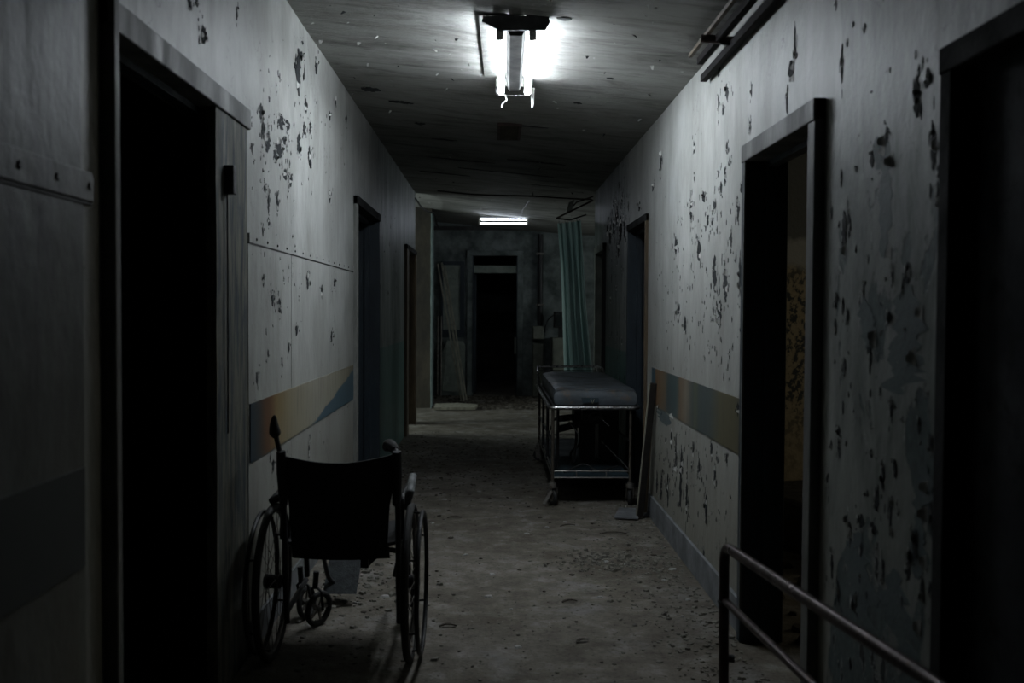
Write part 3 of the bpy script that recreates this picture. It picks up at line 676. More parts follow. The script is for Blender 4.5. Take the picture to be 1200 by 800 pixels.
# ------------------------------------------------------------------ lamps
zc = ceil_z(.1)
lamp = empty('ceiling_lamp', (.095, 5.02, zc), -.012, label='bright twin-tube fluorescent ceiling lamp with a broken cover, nearest the camera', cat='lamp')
body = MB().box((-.033, -.58, -.05), (.033, .58, .0)).box((-.165, -.58, -.003), (.165, .58, .0))
M['scorched'] = grime('scorched_enamel', (0.11, 0.11, 0.10), (0.04, 0.04, 0.036), 14, .6)
body.build('lamp_body', M['scorched'], lamp, smooth=False, bevel=.006)
rf = MB().prism([(-.040, -.56, -.051), (.044, -.56, -.051), (.030, -.56, -.084), (-.026, -.56, -.084)], (0, 1.12, 0)).build('reflector_spine', grime('charred_enamel', (0.020, 0.020, 0.018), (0.003, 0.003, 0.003), 16, .9, spec=.05), lamp, smooth=False)
for x in (-.070, .075):
    tb = MB().cyl((x, -.555, -.088), (x, .555, -.088), .017, 16).build('tube', M['tube_near'], lamp)
    for y in (-.567, .567): MB().box((x-.016, y-.013, -.106), (x+.016, y+.013, -.006)).build('lamp_holder', M['fixture'], tb, smooth=False, bevel=.004)
pl = MB().prism([(-.145, -.60, -.01), (.145, -.60, -.004), (.15, -.60, -.035), (.13, -.60, -.068), (-.07, -.60, -.072), (-.105, -.60, -.055), (-.15, -.60, -.034)], (0, .014, 0)).build('end_plate', M['endplate'], lamp, smooth=False)
MB().prism([(-.10, .59, -.005), (.105, .59, -.005), (.105, .59, -.05), (-.10, .59, -.05)], (0, .01, 0)).build('end_plate', M['fixture'], lamp, smooth=False)
MB().tube(rounded([(-.1, .60, -.06), (-.098, .61, -.096), (.1, .61, -.098), (.102, .60, -.06)], .02), .004, 6).build('guard_wire', M['chrome'], lamp)
MB().prism([(.085, .62, -.05), (.118, .62, -.05), (.112, .625, -.15), (.10, .625, -.165), (.096, .63, -.11)], (0, .004, 0)).build('cover_shard', M['white_chip'], lamp, smooth=False)
MB().tube(spline([(-.055, .60, -.09), (-.04, .605, -.12), (-.06, .61, -.14), (-.07, .61, -.165)]), [.005]*18+[.002], 5).build('loose_wire', M['fixture'], lamp)

lamp2 = empty('ceiling_lamp', (.118, 13.75, ceil_z(.1)), .0, label='dim far fluorescent batten lamp hung crosswise before the end wall', cat='lamp')
MB().box((-.33, -.04, -.045), (.33, .04, -.01)).build('lamp_body', M['endplate'], lamp2, smooth=False, bevel=.004)
for z, y, q in ((-.102, -.02, .012), (-.050, -.052, .009)):
    MB().cyl((-.315, y, z), (.315, y, z), q, 12).build('tube', M['tube_far'], lamp2)
for x in (-.328, .328): MB().box((x-.01, -.065, -.116), (x+.01, .045, -.030)).build('end_cap', M['fixture'], lamp2, smooth=False)
MB().tube([(.30, 0, -.01), (.30, 0, .03)], .006).build('hanger', M['black_metal'], lamp2)
MB().box((.335, -.02, -.03), (.355, .01, .005)).build('connector', M['white_chip'], lamp2, smooth=False)

# ceiling outlet with a broken arm
v = empty('ceiling_vent', (.10, 7.25, ceil_z(.1)), label='small dark square ceiling outlet beyond the bright lamp', cat='vent')
fr = MB()
for a, b in (((-.085, -.3, -.02), (-.065, .3, 0)), ((.065, -.3, -.02), (.085, .3, 0)), ((-.065, -.3, -.02), (.065, -.27, 0)), ((-.065, .27, -.02), (.065, .3, 0))): fr.box(a, b)
fr.build('vent_frame', grime('rusty_brown_enamel', (0.085, 0.05, 0.045), (0.04, 0.028, 0.026), 10, .7), v, smooth=False)
for i in range(6): MB().bar((-.065, -.22+.088*i, -.012), (.065, -.22+.088*i, -.012), .05, .004, (0, .5, 1)).build('slat', M['dark_chip'], v, smooth=False)
MB().bar((.07, -.26, -.012), (.27, -.24, -.02), .02, .012).build('arm', M['black_metal'], v, smooth=False)

# cable tray at the right ceiling corner
M['tray'] = grime('sooty_steel', (0.014, 0.013, 0.014), (0.03, 0.027, 0.027), 9, .9, spec=.08)
ct = empty('cable_tray', (.964, 1.5, 2.5), label='dark steel cable channels along the right ceiling corner', cat='cable tray')
MB().box((.018, -2.5, -.065), (.050, 3.30, -.032)).build('channel', M['tray'], ct, smooth=False, bevel=.003)
MB().box((-.030, -2.5, -.020), (.000, 3.15, .012)).build('channel', M['tray'], ct, smooth=False, bevel=.003)
MB().box((-.068, -2.5, .012), (-.05, 3.15, .03)).build('channel', M['brown_wood'], ct, smooth=False, bevel=.002)
for y in (-1.2, .9):
    MB().box((-.09, y, -.02), (.056, y+.03, .05)).build('bracket', M['black_metal'], ct, smooth=False)
MB().tube([(-.085, 2.78, 0.0), (.055, 2.74, -.02)], .018, 10).build('cross_bar', M['rail_metal'], ct)
MB().bar((-.02, 2.72, -.03), (.052, 2.70, -.05), .02, .014).build('cross_bar', M['black_metal'], ct, smooth=False)

# hanging cable at the left wall end
cb = MB().tube(spline([(-.94, 11.85, 2.66), (-.90, 12.3, 2.60), (-.86, 13.2, 2.63), (-.83, 13.65, 2.66), (-.84, 14.6, 2.58), (-.86, 15.6, 2.64)], 8), .012, 6)
tag(cb.build('hanging_cable', M['rubber']), 'thick black cable sagging from the left wall end to the far corner', 'cable')

# curtain rail, broken V bracket and curtain
cr_ = empty('curtain_rail', (0, 10.75, 2.55), label='thin black curtain rail slung across the corridor ceiling before the far lamp', cat='rail')
MB().tube(spline([(-.62, .05, .075), (-.2, .02, .035), (.41, 0, .02), (.7, -.02, .0), (1.02, -.25, -.04)], 8), .008, 8).build('rail', M['black_metal'], cr_)
MB().tube([(.41, 0, .02), (.405, 0, .10)], .004, 6).build('hanger_wire', M['black_metal'], cr_)
MB().box((.39, -.012, .005), (.435, .012, .022)).build('clip', M['white_chip'], cr_, smooth=False)
MB().tube(spline([(.38, .3, -.0), (.34, 1.5, .02), (.36, 2.7, .0)]), .004, 6).build('hanger_wire', M['black_metal'], cr_)
br = empty('curtain_bracket', (1.02, 10.4, 2.43), label='bent double rail sloping from the right wall down to the curtain top', cat='bracket')
MB().tube([(0, 0, .06), (-.20, .15, -.03), (-.36, .3, -.10)], .010, 8).build('bar', M['rail_metal'], br)
MB().tube([(0, 0, .10), (-.16, .15, .055), (-.19, .17, .02)], .008, 8).build('bar', M['rail_metal'], br)
MB().tube([(-.36, .3, -.10), (-.22, .28, -.12), (-.05, .2, -.07)], .008, 8).build('bar', M['black_metal'], br)
MB().grid(lambda u, v: (-.235+.06*u-.03*v, .2+.02*math.sin(5*u), .06-.12*v+.03*u), 4, 4, thick=(0, .003, 0)).build('cloth_scrap', M['white_chip'], br)
def curtain_pt(u, v):                                   # u across, v down
    z = 2.275-.0*u-v*1.72+.035*u*(1-v)
    x = (.672+.11*v) + u*(.245+.055*v)
    ph = u*2*PI*4.6+1.5*math.sin(5*u+1.2*v)+.8*math.sin(11*u+.5)
    amp = (.020+.040*v)*(1+.55*math.sin(7*u+1))
    y = 10.72+amp*math.sin(ph)+.02*math.sin(4*v+u*3)
    x += .010*math.cos(ph)*v + .01*math.sin(5*v+2*u)
    if v < .03: z += .006*math.sin(u*40)
    return (x, y, z)
cu_ = MB().grid(curtain_pt, 110, 34).build('curtain', M['curtain'])
tag(cu_, 'faded teal hospital curtain hanging in folds at the right wall end', 'curtain')
for i in range(8):
    x, y, z = curtain_pt((i+.5)/8, 0)
    MB().ring((x, y, z+.012), (1, .2, 0), .014, .002, 12, 5).build('curtain_hook', M['chrome'], cu_)

# ------------------------------------------------------------------ wheelchair
def wheelchair():
    w = empty('wheelchair', (-.576, 3.78, 0), 0.0, label='old black self-propelled wheelchair seen from behind by the left wall', cat='wheelchair')
    BM, RB = M['black_metal'], M['rubber']
    for s in (-1, 1):
        x = s*.262; c = (x, 0, .297)
        wh = MB().ring(c, (1, 0, 0), .282, .0145, 56, 10).build('wheel', RB, w)
        MB().ring(c, (1, 0, 0), .266, .007, 48, 6).build('rim', M['bare_metal'], wh)
        MB().tube([(x-.035, 0, .297), (x-.03, 0, .297), (x+.03, 0, .297), (x+.035, 0, .297)], [.018, .026, .026, .018], 14).build('hub', BM, wh)
        sp = MB()
        for k in range(28):
            a = 2*PI*k/28; o = (.42 if k % 2 else -.42); hx = x+(.025 if (k//2) % 2 else -.025)
            sp.tube([(hx, .026*math.cos(a+o*3), .297+.026*math.sin(a+o*3)), (x, .264*math.cos(a), .297+.264*math.sin(a))], .0014, 4)
        tag(sp.build('spokes', M['bare_metal'], wh), kind='stuff')
        hr = MB().ring((x+s*.042, 0, .297), (1, 0, 0), .262, .009, 52, 8).build('handrim', M['black_metal'], wh)
        st = MB()
        for k in range(6):
            a = 2*PI*k/6+.5; st.tube([(x, .266*math.cos(a), .297+.266*math.sin(a)), (x+s*.042, .262*math.cos(a), .297+.262*math.sin(a))], .004, 6)
        tag(st.build('rim_studs', BM, wh), kind='stuff')
    for s in (-1, 1):
        fr = MB(); x = s*.215
        fr.tube(rounded([(x, .03, .13), (x, 0, .30), (x, -.01, .50), (x, -.045, .66), (x-s*.005, -.065, .79)], .06), .0115, 8)
        fr.tube(rounded([(x, .0, .43), (x, .40, .44), (x, .44, .20)], .05), .0115, 8)
        fr.tube(rounded([(x, .02, .17), (x, .42, .19)], .05), .0105, 8)
        fr.tube(rounded([(x+s*.012, .0, .46), (x+s*.012, .02, .62), (x+s*.012, .30, .62), (x+s*.012, .31, .45)], .04), .010, 8)
        fr.tube([(x, 0, .297), (s*.262, 0, .297)], .012, 8)
        fr.build('side_frame', BM, w)
    cbm = MB(); cbm.tube([(-.215, .20, .355), (.215, .20, .42)], .011, 8); cbm.tube([(.215, .23, .355), (-.215, .23, .42)], .011, 8)
    cbm.build('cross_brace', BM, w)
    # sagging back sling, wider towards the top
    def back(u, v):
        L = [(-.185, .172), (-.188, .178), (-.193, .185), (-.203, .205), (-.212, .222)]
        t = v*4; i = min(3, int(t)); f = t-i
        a = L[i][0]*(1-f)+L[i+1][0]*f; b = L[i][1]*(1-f)+L[i+1][1]*f
        x = a+(b-a)*u; z = .395+v*.392 - .028*v*math.sin(PI*u)+.012*v*u
        y = -.022-.04*math.sin(PI*u)*(.4+.6*v)-.045*v + .006*fbm(u*3, v*3, 2, 1)
        return (x, y, z)
    bk = MB().grid(back, 16, 14, thick=(0, .014, 0)).build('backrest', M['vinyl'], w)
    for s in (-1, 1): MB().tube([(s*.212, -.046, .60), (s*.214, -.062, .72), (s*.215, -.075, .805)], [.016, .02, .017], 10).build('sleeve_seam', M['vinyl'], bk)
    MB().grid(lambda u, v: (-.205+.41*u, .42*v, .452-.05*math.sin(PI*u)*(.3+.7*math.sin(PI*(.15+.8*v)))), 12, 8, thick=(0, 0, -.012)).build('seat', M['vinyl'], w)
    MB().grid(lambda u, v: (-.19+.37*u, -.012+.02*v, .435-.05*v-.008*math.sin(PI*u)), 8, 3, thick=(0, .008, 0)).build('seat_flap', M['vinyl'], w)
    # push handle, left one upright with a grip; right one bent forward
    h = MB().tube(spline([(-.213, -.06, .74), (-.222, -.066, .80), (-.232, -.07, .85), (-.236, -.072, .885)]), .0095, 8).build('push_handle', BM, w)
    MB().tube(spline([(-.235, -.072, .855), (-.238, -.072, .875), (-.241, -.073, .905), (-.240, -.073, .93), (-.238, -.073, .94)], 4), [.010, .014, .018, .021, .022, .021, .020, .018, .016, .015, .013, .011, .009, .008, .006, .004, .003], 12).build('grip', RB, h)
    h = MB().tube(spline([(.215, -.07, .77), (.21, -.05, .80), (.185, .0, .815), (.165, .03, .80)]), .011, 8).build('push_handle', BM, w)
    MB().tube(spline([(.205, -.04, .805), (.18, .02, .82), (.16, .06, .80)], 4), [.015, .02, .02, .02, .02, .022, .022, .02, .014], 12).build('grip', RB, h)
    # armrests: left pad tilted, right grey pad slipping off
    MB().bar((-.245, -.02, .615), (-.238, .27, .635), .065, .028, (-.45, 0, 1)).build('armrest', M['vinyl'], w, bevel=.010)
    a = MB().bar((.245, .05, .600), (.235, .32, .625), .030, .085, (.35, 0, 1)).build('armrest', M['grey_pad'], w, bevel=.012); a['label'] = 'dusty grey armrest pad slipped outward'
    MB().grid(lambda u, v: (.205+.004*math.sin(6*v), .04+.25*u, .46+.13*v), 4, 4, thick=(.004, 0, 0)).build('side_guard', M['grey_pad'], w)
    MB().grid(lambda u, v: (-.209, .04+.25*u, .46+.13*v), 4, 4, thick=(.004, 0, 0)).build('side_guard', M['vinyl'], w)
    # front casters
    def caster(x, y, rz, tilt, R=.075):
        c = empty('caster', (x, y, 0), rz); c.parent = w; c.rotation_euler = (0, tilt, rz)
        MB().ring((0, 0, R), (1, 0, 0), R-.011, .012, 28, 8).build('caster_wheel', RB, c)
        sp = MB().cyl((-.018, 0, R), (.018, 0, R), .014, 10)
        for k in range(5): a = 2*PI*k/5; sp.bar((0, 0, R), (0, math.cos(a)*(R-.015), R+math.sin(a)*(R-.015)), .010, .008, (1, 0, 0))
        sp.build('caster_hub', M['bare_metal'], c)
        fk = MB(); 
        for s in (-1, 1): fk.tube([(s*.026, 0, R), (s*.026, -.02, 2*R+.01), (0, -.03, 2*R+.03)], .006, 6)
        fk.cyl((0, -.03, 2*R+.02), (0, -.03, 2*R+.09), .012, 10)
        fk.build('caster_fork', BM, c)
    caster(-.165, .40, -.6, .10); caster(-.225, .50, -.35, -.08, .07); caster(.205, .42, .12, 0)
    # leg rests
    lr = MB(); lr.tube(rounded([(-.2, .42, .42), (-.19, .55, .38), (-.17, .72, .10), (-.05, .74, .055)], .05), .010, 8); lr.build('leg_rest', BM, w)
    fp = MB().grid(lambda u, v: (-.19+.150*u+.012*v, .68+.13*v, .055+.15*v), 4, 4, thick=(0, .012, 0)).build('footplate', grime('ribbed_dark_plate', (0.05, 0.058, 0.06), (0.018, 0.022, 0.024), 26, .5, .004), w)
    lr = MB(); lr.tube(rounded([(.2, .42, .42), (.19, .5, .36), (.14, .60, .16)], .05), .010, 8); lr.box((.03, .30, .27), (.062, .33, .40)); lr.build('leg_rest', BM, w)
    MB().grid(lambda u, v: (.055+.055*u-.012*v, .34+.02*v, .40-.15*v*(1-.35*u)), 3, 4, thick=(0, .006, 0)).build('calf_strap', M['vinyl'], w)
    for s in (-1, 1): MB().tube([(s*.235, .17, .40), (s*.24, .19, .47), (s*.245, .15, .53)], .006, 6).build('brake_lever', BM, w)
    return w
wheelchair()

# ------------------------------------------------------------------ hospital trolley
def trolley():
    g = empty('hospital_trolley', (.69, 6.78, 0), 0.0, label='chromed hospital stretcher trolley standing against the right wall', cat='trolley')
    CH, BM = M['chrome'], M['black_metal']
    M['leg_steel'] = grime('rusty_dull_steel', (0.10, 0.09, 0.075), (0.05, 0.04, 0.03), 20, .5, .001, metal=.4)
    def loop(z, x0, x1, y0, y1, r=.05):
        P = rounded([(x0, (y0+y1)/2, z), (x0, y0, z), (x1, y0, z), (x1, y1, z), (x0, y1, z), (x0, (y0+y1)/2+.01, z)], r)
        return P
    MB().tube(loop(.675, -.31, .305, 0, 2.12), .0125, 8).build('top_rail', CH, g)
    MB().tube(rounded([(-.29, 2.10, .68), (-.30, 2.16, .835), (.235, 2.16, .84), (.245, 2.10, .70)], .03), .011, 8).build('end_rail', CH, g)
    MB().tube([(-.30, 2.15, .80), (.235, 2.15, .80)], .007, 6).build('end_rail', BM, g)
    MB().tube(rounded([(.235, 2.16, .84), (.27, 1.95, .83), (.28, 1.80, .69)], .03), .010, 8).build('end_rail', CH, g)
    MB().tube(rounded([(-.30, 2.16, .835), (-.31, 1.9, .80), (-.31, 1.85, .69)], .03), .009, 8).build('end_rail', CH, g)
    MB().box((-.285, .05, .655), (.285, 2.06, .685)).build('deck', BM, g, smooth=False)
    for x, y in ((-.285, .03), (.25, .03), (-.285, 2.05), (.25, 2.05)):
        MB().tube([(x, y, .14), (x, y, .67)], .011, 10).build('leg', M['leg_steel'], g)
    for x, y in ((-.285, .7), (-.285, 1.35), (-.23, .35)):
        MB().tube([(x, y, .21), (x, y, .66)], .011, 8).build('upright', BM, g)
    for i, (x, y, rz) in enumerate(((-.285, .03, .5), (.25, .03, -.2), (-.285, 2.05, 1.2), (.25, 2.05, .3))):
        c = empty('castor', (x, y, 0), rz); c.parent = g
        MB().ring((0, 0, .056), (1, 0, 0), .040, .015, 24, 10).build('castor_wheel', M['rubber'], c)
        MB().cyl((-.012, 0, .056), (.012, 0, .056), .032, 16).build('castor_disc', M['bare_metal'], c)
        fk = MB()
        for s in (-1, 1): fk.prism([(s*.022, -.02, .05), (s*.022, .02, .05), (s*.022, .035, .125), (s*.022, -.03, .125)], (s*.004, 0, 0))
        fk.cyl((0, 0, .12), (0, 0, .15), .028, 12); fk.cyl((0, 0, .15), (0, 0, .165), .018, 12)
        fk.build('castor_fork', M['bare_metal'], c)
        if i in (0, 2): MB().bar((-.02, -.02, .10), (-.10, -.055, .025), .028, .008).build('brake_pedal', M['bare_metal'], c, smooth=False)
    for z in (.235, .190):
        MB().tube(loop(z, -.285, .25, .03, 2.05, .02), .0055, 6).build('basket_rail', M['bare_metal'], g)
    for x in (-.285, -.12, .085, .25):
        MB().bar((x, .03, .188), (x, .03, .238), .008, .008, (0, 1, 0)).build('basket_divider', M['bare_metal'], g, smooth=False)
    MB().grid(lambda u, v: (-.28+.525*u, .035+2.0*v, .203+.006*fbm(u*3, v*6, 0, 1)), 10, 20, thick=(0, 0, -.012)).build('lower_shelf', M['blue_shelf'], g)
    for x in (-.285,): MB().tube([(x, .05, .44), (x, 2.03, .40)], .009, 8).build('side_rail', BM, g)
    MB().tube([(-.285, .05, .58), (-.285, .7, .36)], .006, 6).build('side_brace', M['bare_metal'], g)
    for x in (.25,): MB().tube([(x, .05, .44), (x, 2.03, .40)], .009, 8).build('side_rail', BM, g)
    # lifting gear under the deck
    k = MB()
    k.box((-.055, .55, .20), (.06, .68, .655)); k.box((-.10, .5, .52), (.10, .75, .60)); k.cyl((-.06, .32, .60), (.04, .32, .60), .045, 16)
    k.box((.09, .60, .24), (.24, .9, .655)); k.bar((-.22, .35, .56), (.02, .75, .55), .05, .04); k.bar((-.20, .9, .42), (.2, .9, .52), .05, .05)
    k.build('lifting_gear', BM, g, smooth=False, bevel=.004)
    a = MB(); a.tube(spline([(-.26, .4, .545), (-.20, .42, .57), (-.12, .42, .55), (-.09, .42, .44), (-.11, .42, .24)]), .010, 8); a.tube(spline([(-.10, .55, .56), (-.03, .5, .50), (-.06, .5, .36), (-.12, .5, .30), (-.12, .5, .21)]), .009, 8)
    a.tube(spline([(-.2, .1, .215), (-.05, .25, .25), (.04, .15, .22), (.2, .3, .23)]), .006, 6)
    a.build('hose', M['rubber'], g)
    cw_ = MB().ring((.03, .18, .59), (0, 1, .3), .045, .009, 24, 8); cw_.bar((-.015, .18, .59), (.075, .18, .59), .012, .01); cw_.cyl((.03, .17, .59), (.03, .32, .60), .010, 10)
    cw_.build('hand_wheel', BM, g)
    for p, q in (((-.165, .2, .56), (-.105, .06, .485)), ((.02, .2, .62), (.105, .05, .545)), ((.085, .35, .40), (.245, .06, .245))):
        MB().tube([p, q], .004, 6).build('rod', CH, g)
    # mattress lies on it: a thing of its own
    m = empty('mattress', (.70, 7.77, .688), 0.0, label='dusty slate-blue vinyl mattress lying on the stretcher trolley', cat='mattress')
    def pt(u, v, top):
        x = -.275+.55*u; y = -.92+1.87*v
        z = .118 if top else 0
        ed = min(u, 1-u)*.55; ee = min(v, 1-v)*1.87
        if top: z -= .014*math.exp(-ed/.02)+.014*math.exp(-ee/.025) - .006*fbm(u*2, v*5, 0, 1) + .007*math.sin(PI*u)*math.sin(PI*v)
        return (x, y, z)
    mb = MB(); n, q = 22, 44
    vt = [pt(i/n, j/q, True) for j in range(q+1) for i in range(n+1)]
    mb.add(vt, [(j*(n+1)+i, j*(n+1)+i+1, (j+1)*(n+1)+i+1, (j+1)*(n+1)+i) for j in range(q) for i in range(n)])
    per = [(i, 0) for i in range(n)] + [(n, j) for j in range(q)] + [(i, q) for i in range(n, 0, -1)] + [(0, j) for j in range(q, 0, -1)]
    rings = []
    for lev in range(0, 7):
        t = lev/6; ring = []
        for (i, j) in per:
            x, y, z = pt(i/n, j/q, True); bul = .012*math.sin(PI*t)+.003*fbm(x*6, y*6, t*2, 2)
            dx = (-1 if i == 0 else 1 if i == n else 0); dy = (-1 if j == 0 else 1 if j == q else 0)
            ring.append((x+dx*bul, y+dy*bul, z*(1-t)))
        rings.append(ring)
    b0 = len(mb.v); L = len(per)
    for r_ in rings: mb.v += r_
    for lev in range(6):
        for i in range(L):
            a, b = b0+lev*L+i, b0+lev*L+(i+1) % L; mb.f.append((b, a, a+L, b+L))
    mb.f.append(tuple(b0+6*L+i for i in range(L)))
    o = mb.build('mattress_body', M['mattress'], m, angle=1.2)
    MB().tube([(p[0], p[1], p[2]-.004) for p in rings[0]], .0045, 6, closed=True).build('piping', M['mattress'], m)
    MB().prism([(-.10, -.940, .052), (.02, -.940, .050), (.02, -.940, .020), (-.09, -.940, .016)], (0, .004, 0)).build('label_flap', M['blue_shelf'], m, smooth=False)
    MB().tube([(-.035, -.945, .042), (-.022, -.947, .012), (-.010, -.945, .042)], .0035, 5).build('buckle', M['pale_wood'], m)
trolley()

# ------------------------------------------------------------------ bed frame end, lower right
b = empty('bed_frame', (.74, 3.06, 0), label='rusty tubular bed-end railing in the lower right foreground', cat='bed frame')
MB().tube(rounded([(-.004, .06, 0), (-.012, .04, .42), (-.015, .03, .60), (.115, -1.15, .615), (.14, -1.4, .61), (.14, -1.42, 0)], .055, 7), .0165, 12).build('frame_tube', M['rail_metal'], b)
MB().tube([(-.010, .03, .425), (.03, -.75, .44), (.14, -1.41, .44)], .0125, 10).build('lower_rail', M['rail_metal'], b)
MB().tube([(.004, .055, .235), (.026, .05, .235)], .013, 10).build('bolt', M['black_metal'], b)
MB().ring((-.011, .04, .42), (0, 0, 1), .018, .005, 16, 6).build('collar', M['black_metal'], b)

# ------------------------------------------------------------------ leaning boards and slabs on the right
M['board_dark'] = grime('black_brown_wood', (0.022, 0.018, 0.015), (0.012, 0.01, 0.009), 9, .6)
lb = MB().bar((.945, 6.36, .012), (1.0, 6.22, .885), .040, .020, (0, 1, 0)).build('leaning_board', M['board_dark'], smooth=False, bevel=.003)
tag(lb, 'narrow dark board leaning on the right wall in front of the trolley', 'board')
ed = MB().bar((.921, 6.362, .02), (.976, 6.222, .88), .006, .024, (0, 1, 0)).build('pale_edge', M['pale_wood'], lb, smooth=False)
lb = MB().bar((.985, 6.44, .012), (1.010, 6.33, .82), .030, .020, (0, 1, 0)).build('leaning_board', M['brown_wood'], smooth=False, bevel=.003)
tag(lb, 'brown strip of wood leaning on the right wall behind the dark board', 'board')
lb = MB().prism([(.775, 6.33, .010), (.925, 6.30, .010), (.95, 6.60, .012), (.84, 6.62, .010)], (0, 0, .012)).build('plaster_slab', M['base_grey'], smooth=False)
tag(lb, 'flat grey slab on the floor at the foot of the leaning board', 'slab')
lb = MB().prism([(.955, 6.42, .008), (1.008, 6.40, .008), (1.008, 6.70, .008), (.965, 6.68, .008)], (0, 0, .018)).build('plaster_slab', M['base_grey'], smooth=False)
tag(lb, 'small grey slab on the floor wedged between skirting and leaning board', 'slab')

# ------------------------------------------------------------------ far end furniture
slats = [((-.475, 14.42), (-.875, 15.40, 2.05), 'leftmost of the long pale slats leaning by the end door'),
         ((-.435, 14.40), (-.815, 15.42, 2.07), 'middle one of the long pale slats leaning by the end door'),
         ((-.395, 14.44), (-.770, 15.46, 2.03), 'rightmost of the long pale slats leaning by the end door')]
for i, (a, c, l) in enumerate(slats):
    o = MB().bar((a[0], a[1], .03), c, .022 if i != 1 else .030, .03, (0, 1, 0)).build('wood_slat', M['pale_wood'], smooth=False)
    tag(o, l, 'slat', 'long slats leaning by the end door')
for x, l in ((-.885, 'thin upright pole nearest the cross wall corner at the far end'), (-.83, 'thin upright pole nearest the leaning slats at the far end')):
    tag(MB().tube([(x, 15.52, .01), (x, 15.60, 1.25)], .012, 8).build('pole', M['bare_metal']), l, 'pole')
nb = empty('wall_board', (-.66, Y_FAR, 1.5), label='dark-framed mouldy board on the end wall left of the far door', cat='board')
MB().box((-.15, -.03, -.50), (.15, -.012, .56)).build('board_panel', M['pale_board'], nb, smooth=False)
f = MB()
for a, c in (((-.185, -.045, -.58), (-.145, 0, .61)), ((.12, -.045, -.58), (.185, 0, .61)), ((-.145, -.045, -.58), (.12, 0, -.46)), ((-.145, -.045, .55), (.12, 0, .61))): f.box(a, c)
f.build('board_frame', M['frame_dark'], nb, smooth=False)
pb = MB().prism([(-.80, 15.50, .09), (-.46, 15.46, .06), (-.455, 15.60, .80), (-.50, 15.62, .86), (-.74, 15.62, .87), (-.84, 15.60, .62)], (0, .02, 0)).build('plaster_board', M['pale_board'], smooth=False)
tag(pb, 'pale greenish broken board propped under the wall board', 'board')
pk = MB().prism([(-.80, 13.25, .012), (-.25, 13.30, .012), (-.22, 13.62, .02), (-.50, 13.75, .03), (-.80, 13.62, .03)], (0, 0, .035)).build('floor_slab', M['pale_wood'], smooth=False)
tag(pk, 'pale flat slab on the floor at the cross wall corner', 'slab')
o = MB().box((.315, Y_FAR-.0, .66), (.352, Y_FAR+.05, .92)).build('door_box', M['cabinet'], smooth=False, bevel=.004); tag(o, 'small pale box fixed inside the right jamb of the far door', 'box')
pp = empty('wall_pipe', (.715, Y_FAR-.05, 1.12), label='thick dark vertical pipe on the end wall right of the far door', cat='pipe')
MB().tube([(0, 0, 0), (0, 0, 1.42)], .042, 12).build('pipe_run', M['black_metal'], pp)
for z in (.3, 1.1): MB().box((-.06, -.048, z), (.06, .05, z+.03)).build('pipe_clamp', M['bare_metal'], pp, smooth=False)
def cab(name, x0, x1, z0, z1, y0, label, cat, door=True):
    c = empty(name, ((x0+x1)/2, y0, z0), label=label, cat=cat); w = (x1-x0)/2
    MB().box((-w, 0, 0), (w, Y_FAR-.01-y0, z1-z0)).build('case', M['cabinet'], c, smooth=False, bevel=.006)
    if door:
        d = MB().box((-w+.012, -.014, .015), (w-.012, -.001, z1-z0-.03)).build('cabinet_door', M['cabinet'], c, smooth=False, bevel=.004)
        MB().box((w-.035, -.026, (z1-z0)*.6), (w-.025, -.014, (z1-z0)*.75)).build('door_handle', M['bare_metal'], d, smooth=False)
cab('wall_cabinet', .60, .765, .90, 1.10, 15.45, 'small pale cabinet on the end wall below the dark pipe', 'cabinet')
cab('floor_cabinet', .60, .765, 0, .84, 15.42, 'narrow pale floor cabinet right of the far door', 'cabinet')
cab('floor_cabinet', .89, 1.35, 0, .93, 15.2, 'wide olive floor cabinet beside the teal curtain', 'cabinet')
mn = empty('monitor', (1.02, 15.4, .932), label='dark boxy screen standing on the olive cabinet by the curtain', cat='monitor')
MB().box((-.10, -.06, .15), (.12, .12, .40)).build('screen_case', M['rubber'], mn, smooth=False, bevel=.01)
MB().box((-.08, -.068, .175), (.10, -.058, .38)).build('screen', M['glass_dark'], mn, smooth=False)
MB().box((-.03, -.03, .0), (.05, .05, .16)).build('stand', M['rubber'], mn, smooth=False)
cbl = MB().tube(spline([(.92, 15.36, 1.28), (.85, 15.5, 1.22), (.80, 15.6, 1.10), (.79, 15.62, 1.0)]), .008, 6).build('monitor_cable', M['rubber']); tag(cbl, 'black cable running from the dark screen down the end wall', 'cable')
# bed remains in the room behind the right door
bd = empty('overturned_frame', (1.95, 5.6, 0), .3, label='dark broken furniture lying in the room behind the right doorway', cat='furniture')
MB().box((-.35, -.5, .02), (.35, .5, .30)).build('base_box', M['black_metal'], bd, smooth=False, bevel=.02)
MB().tube([(-.3, -.55, .03), (-.1, .0, .52), (.3, .5, .45)], .02, 8).build('bent_bar', M['rail_metal'], bd)

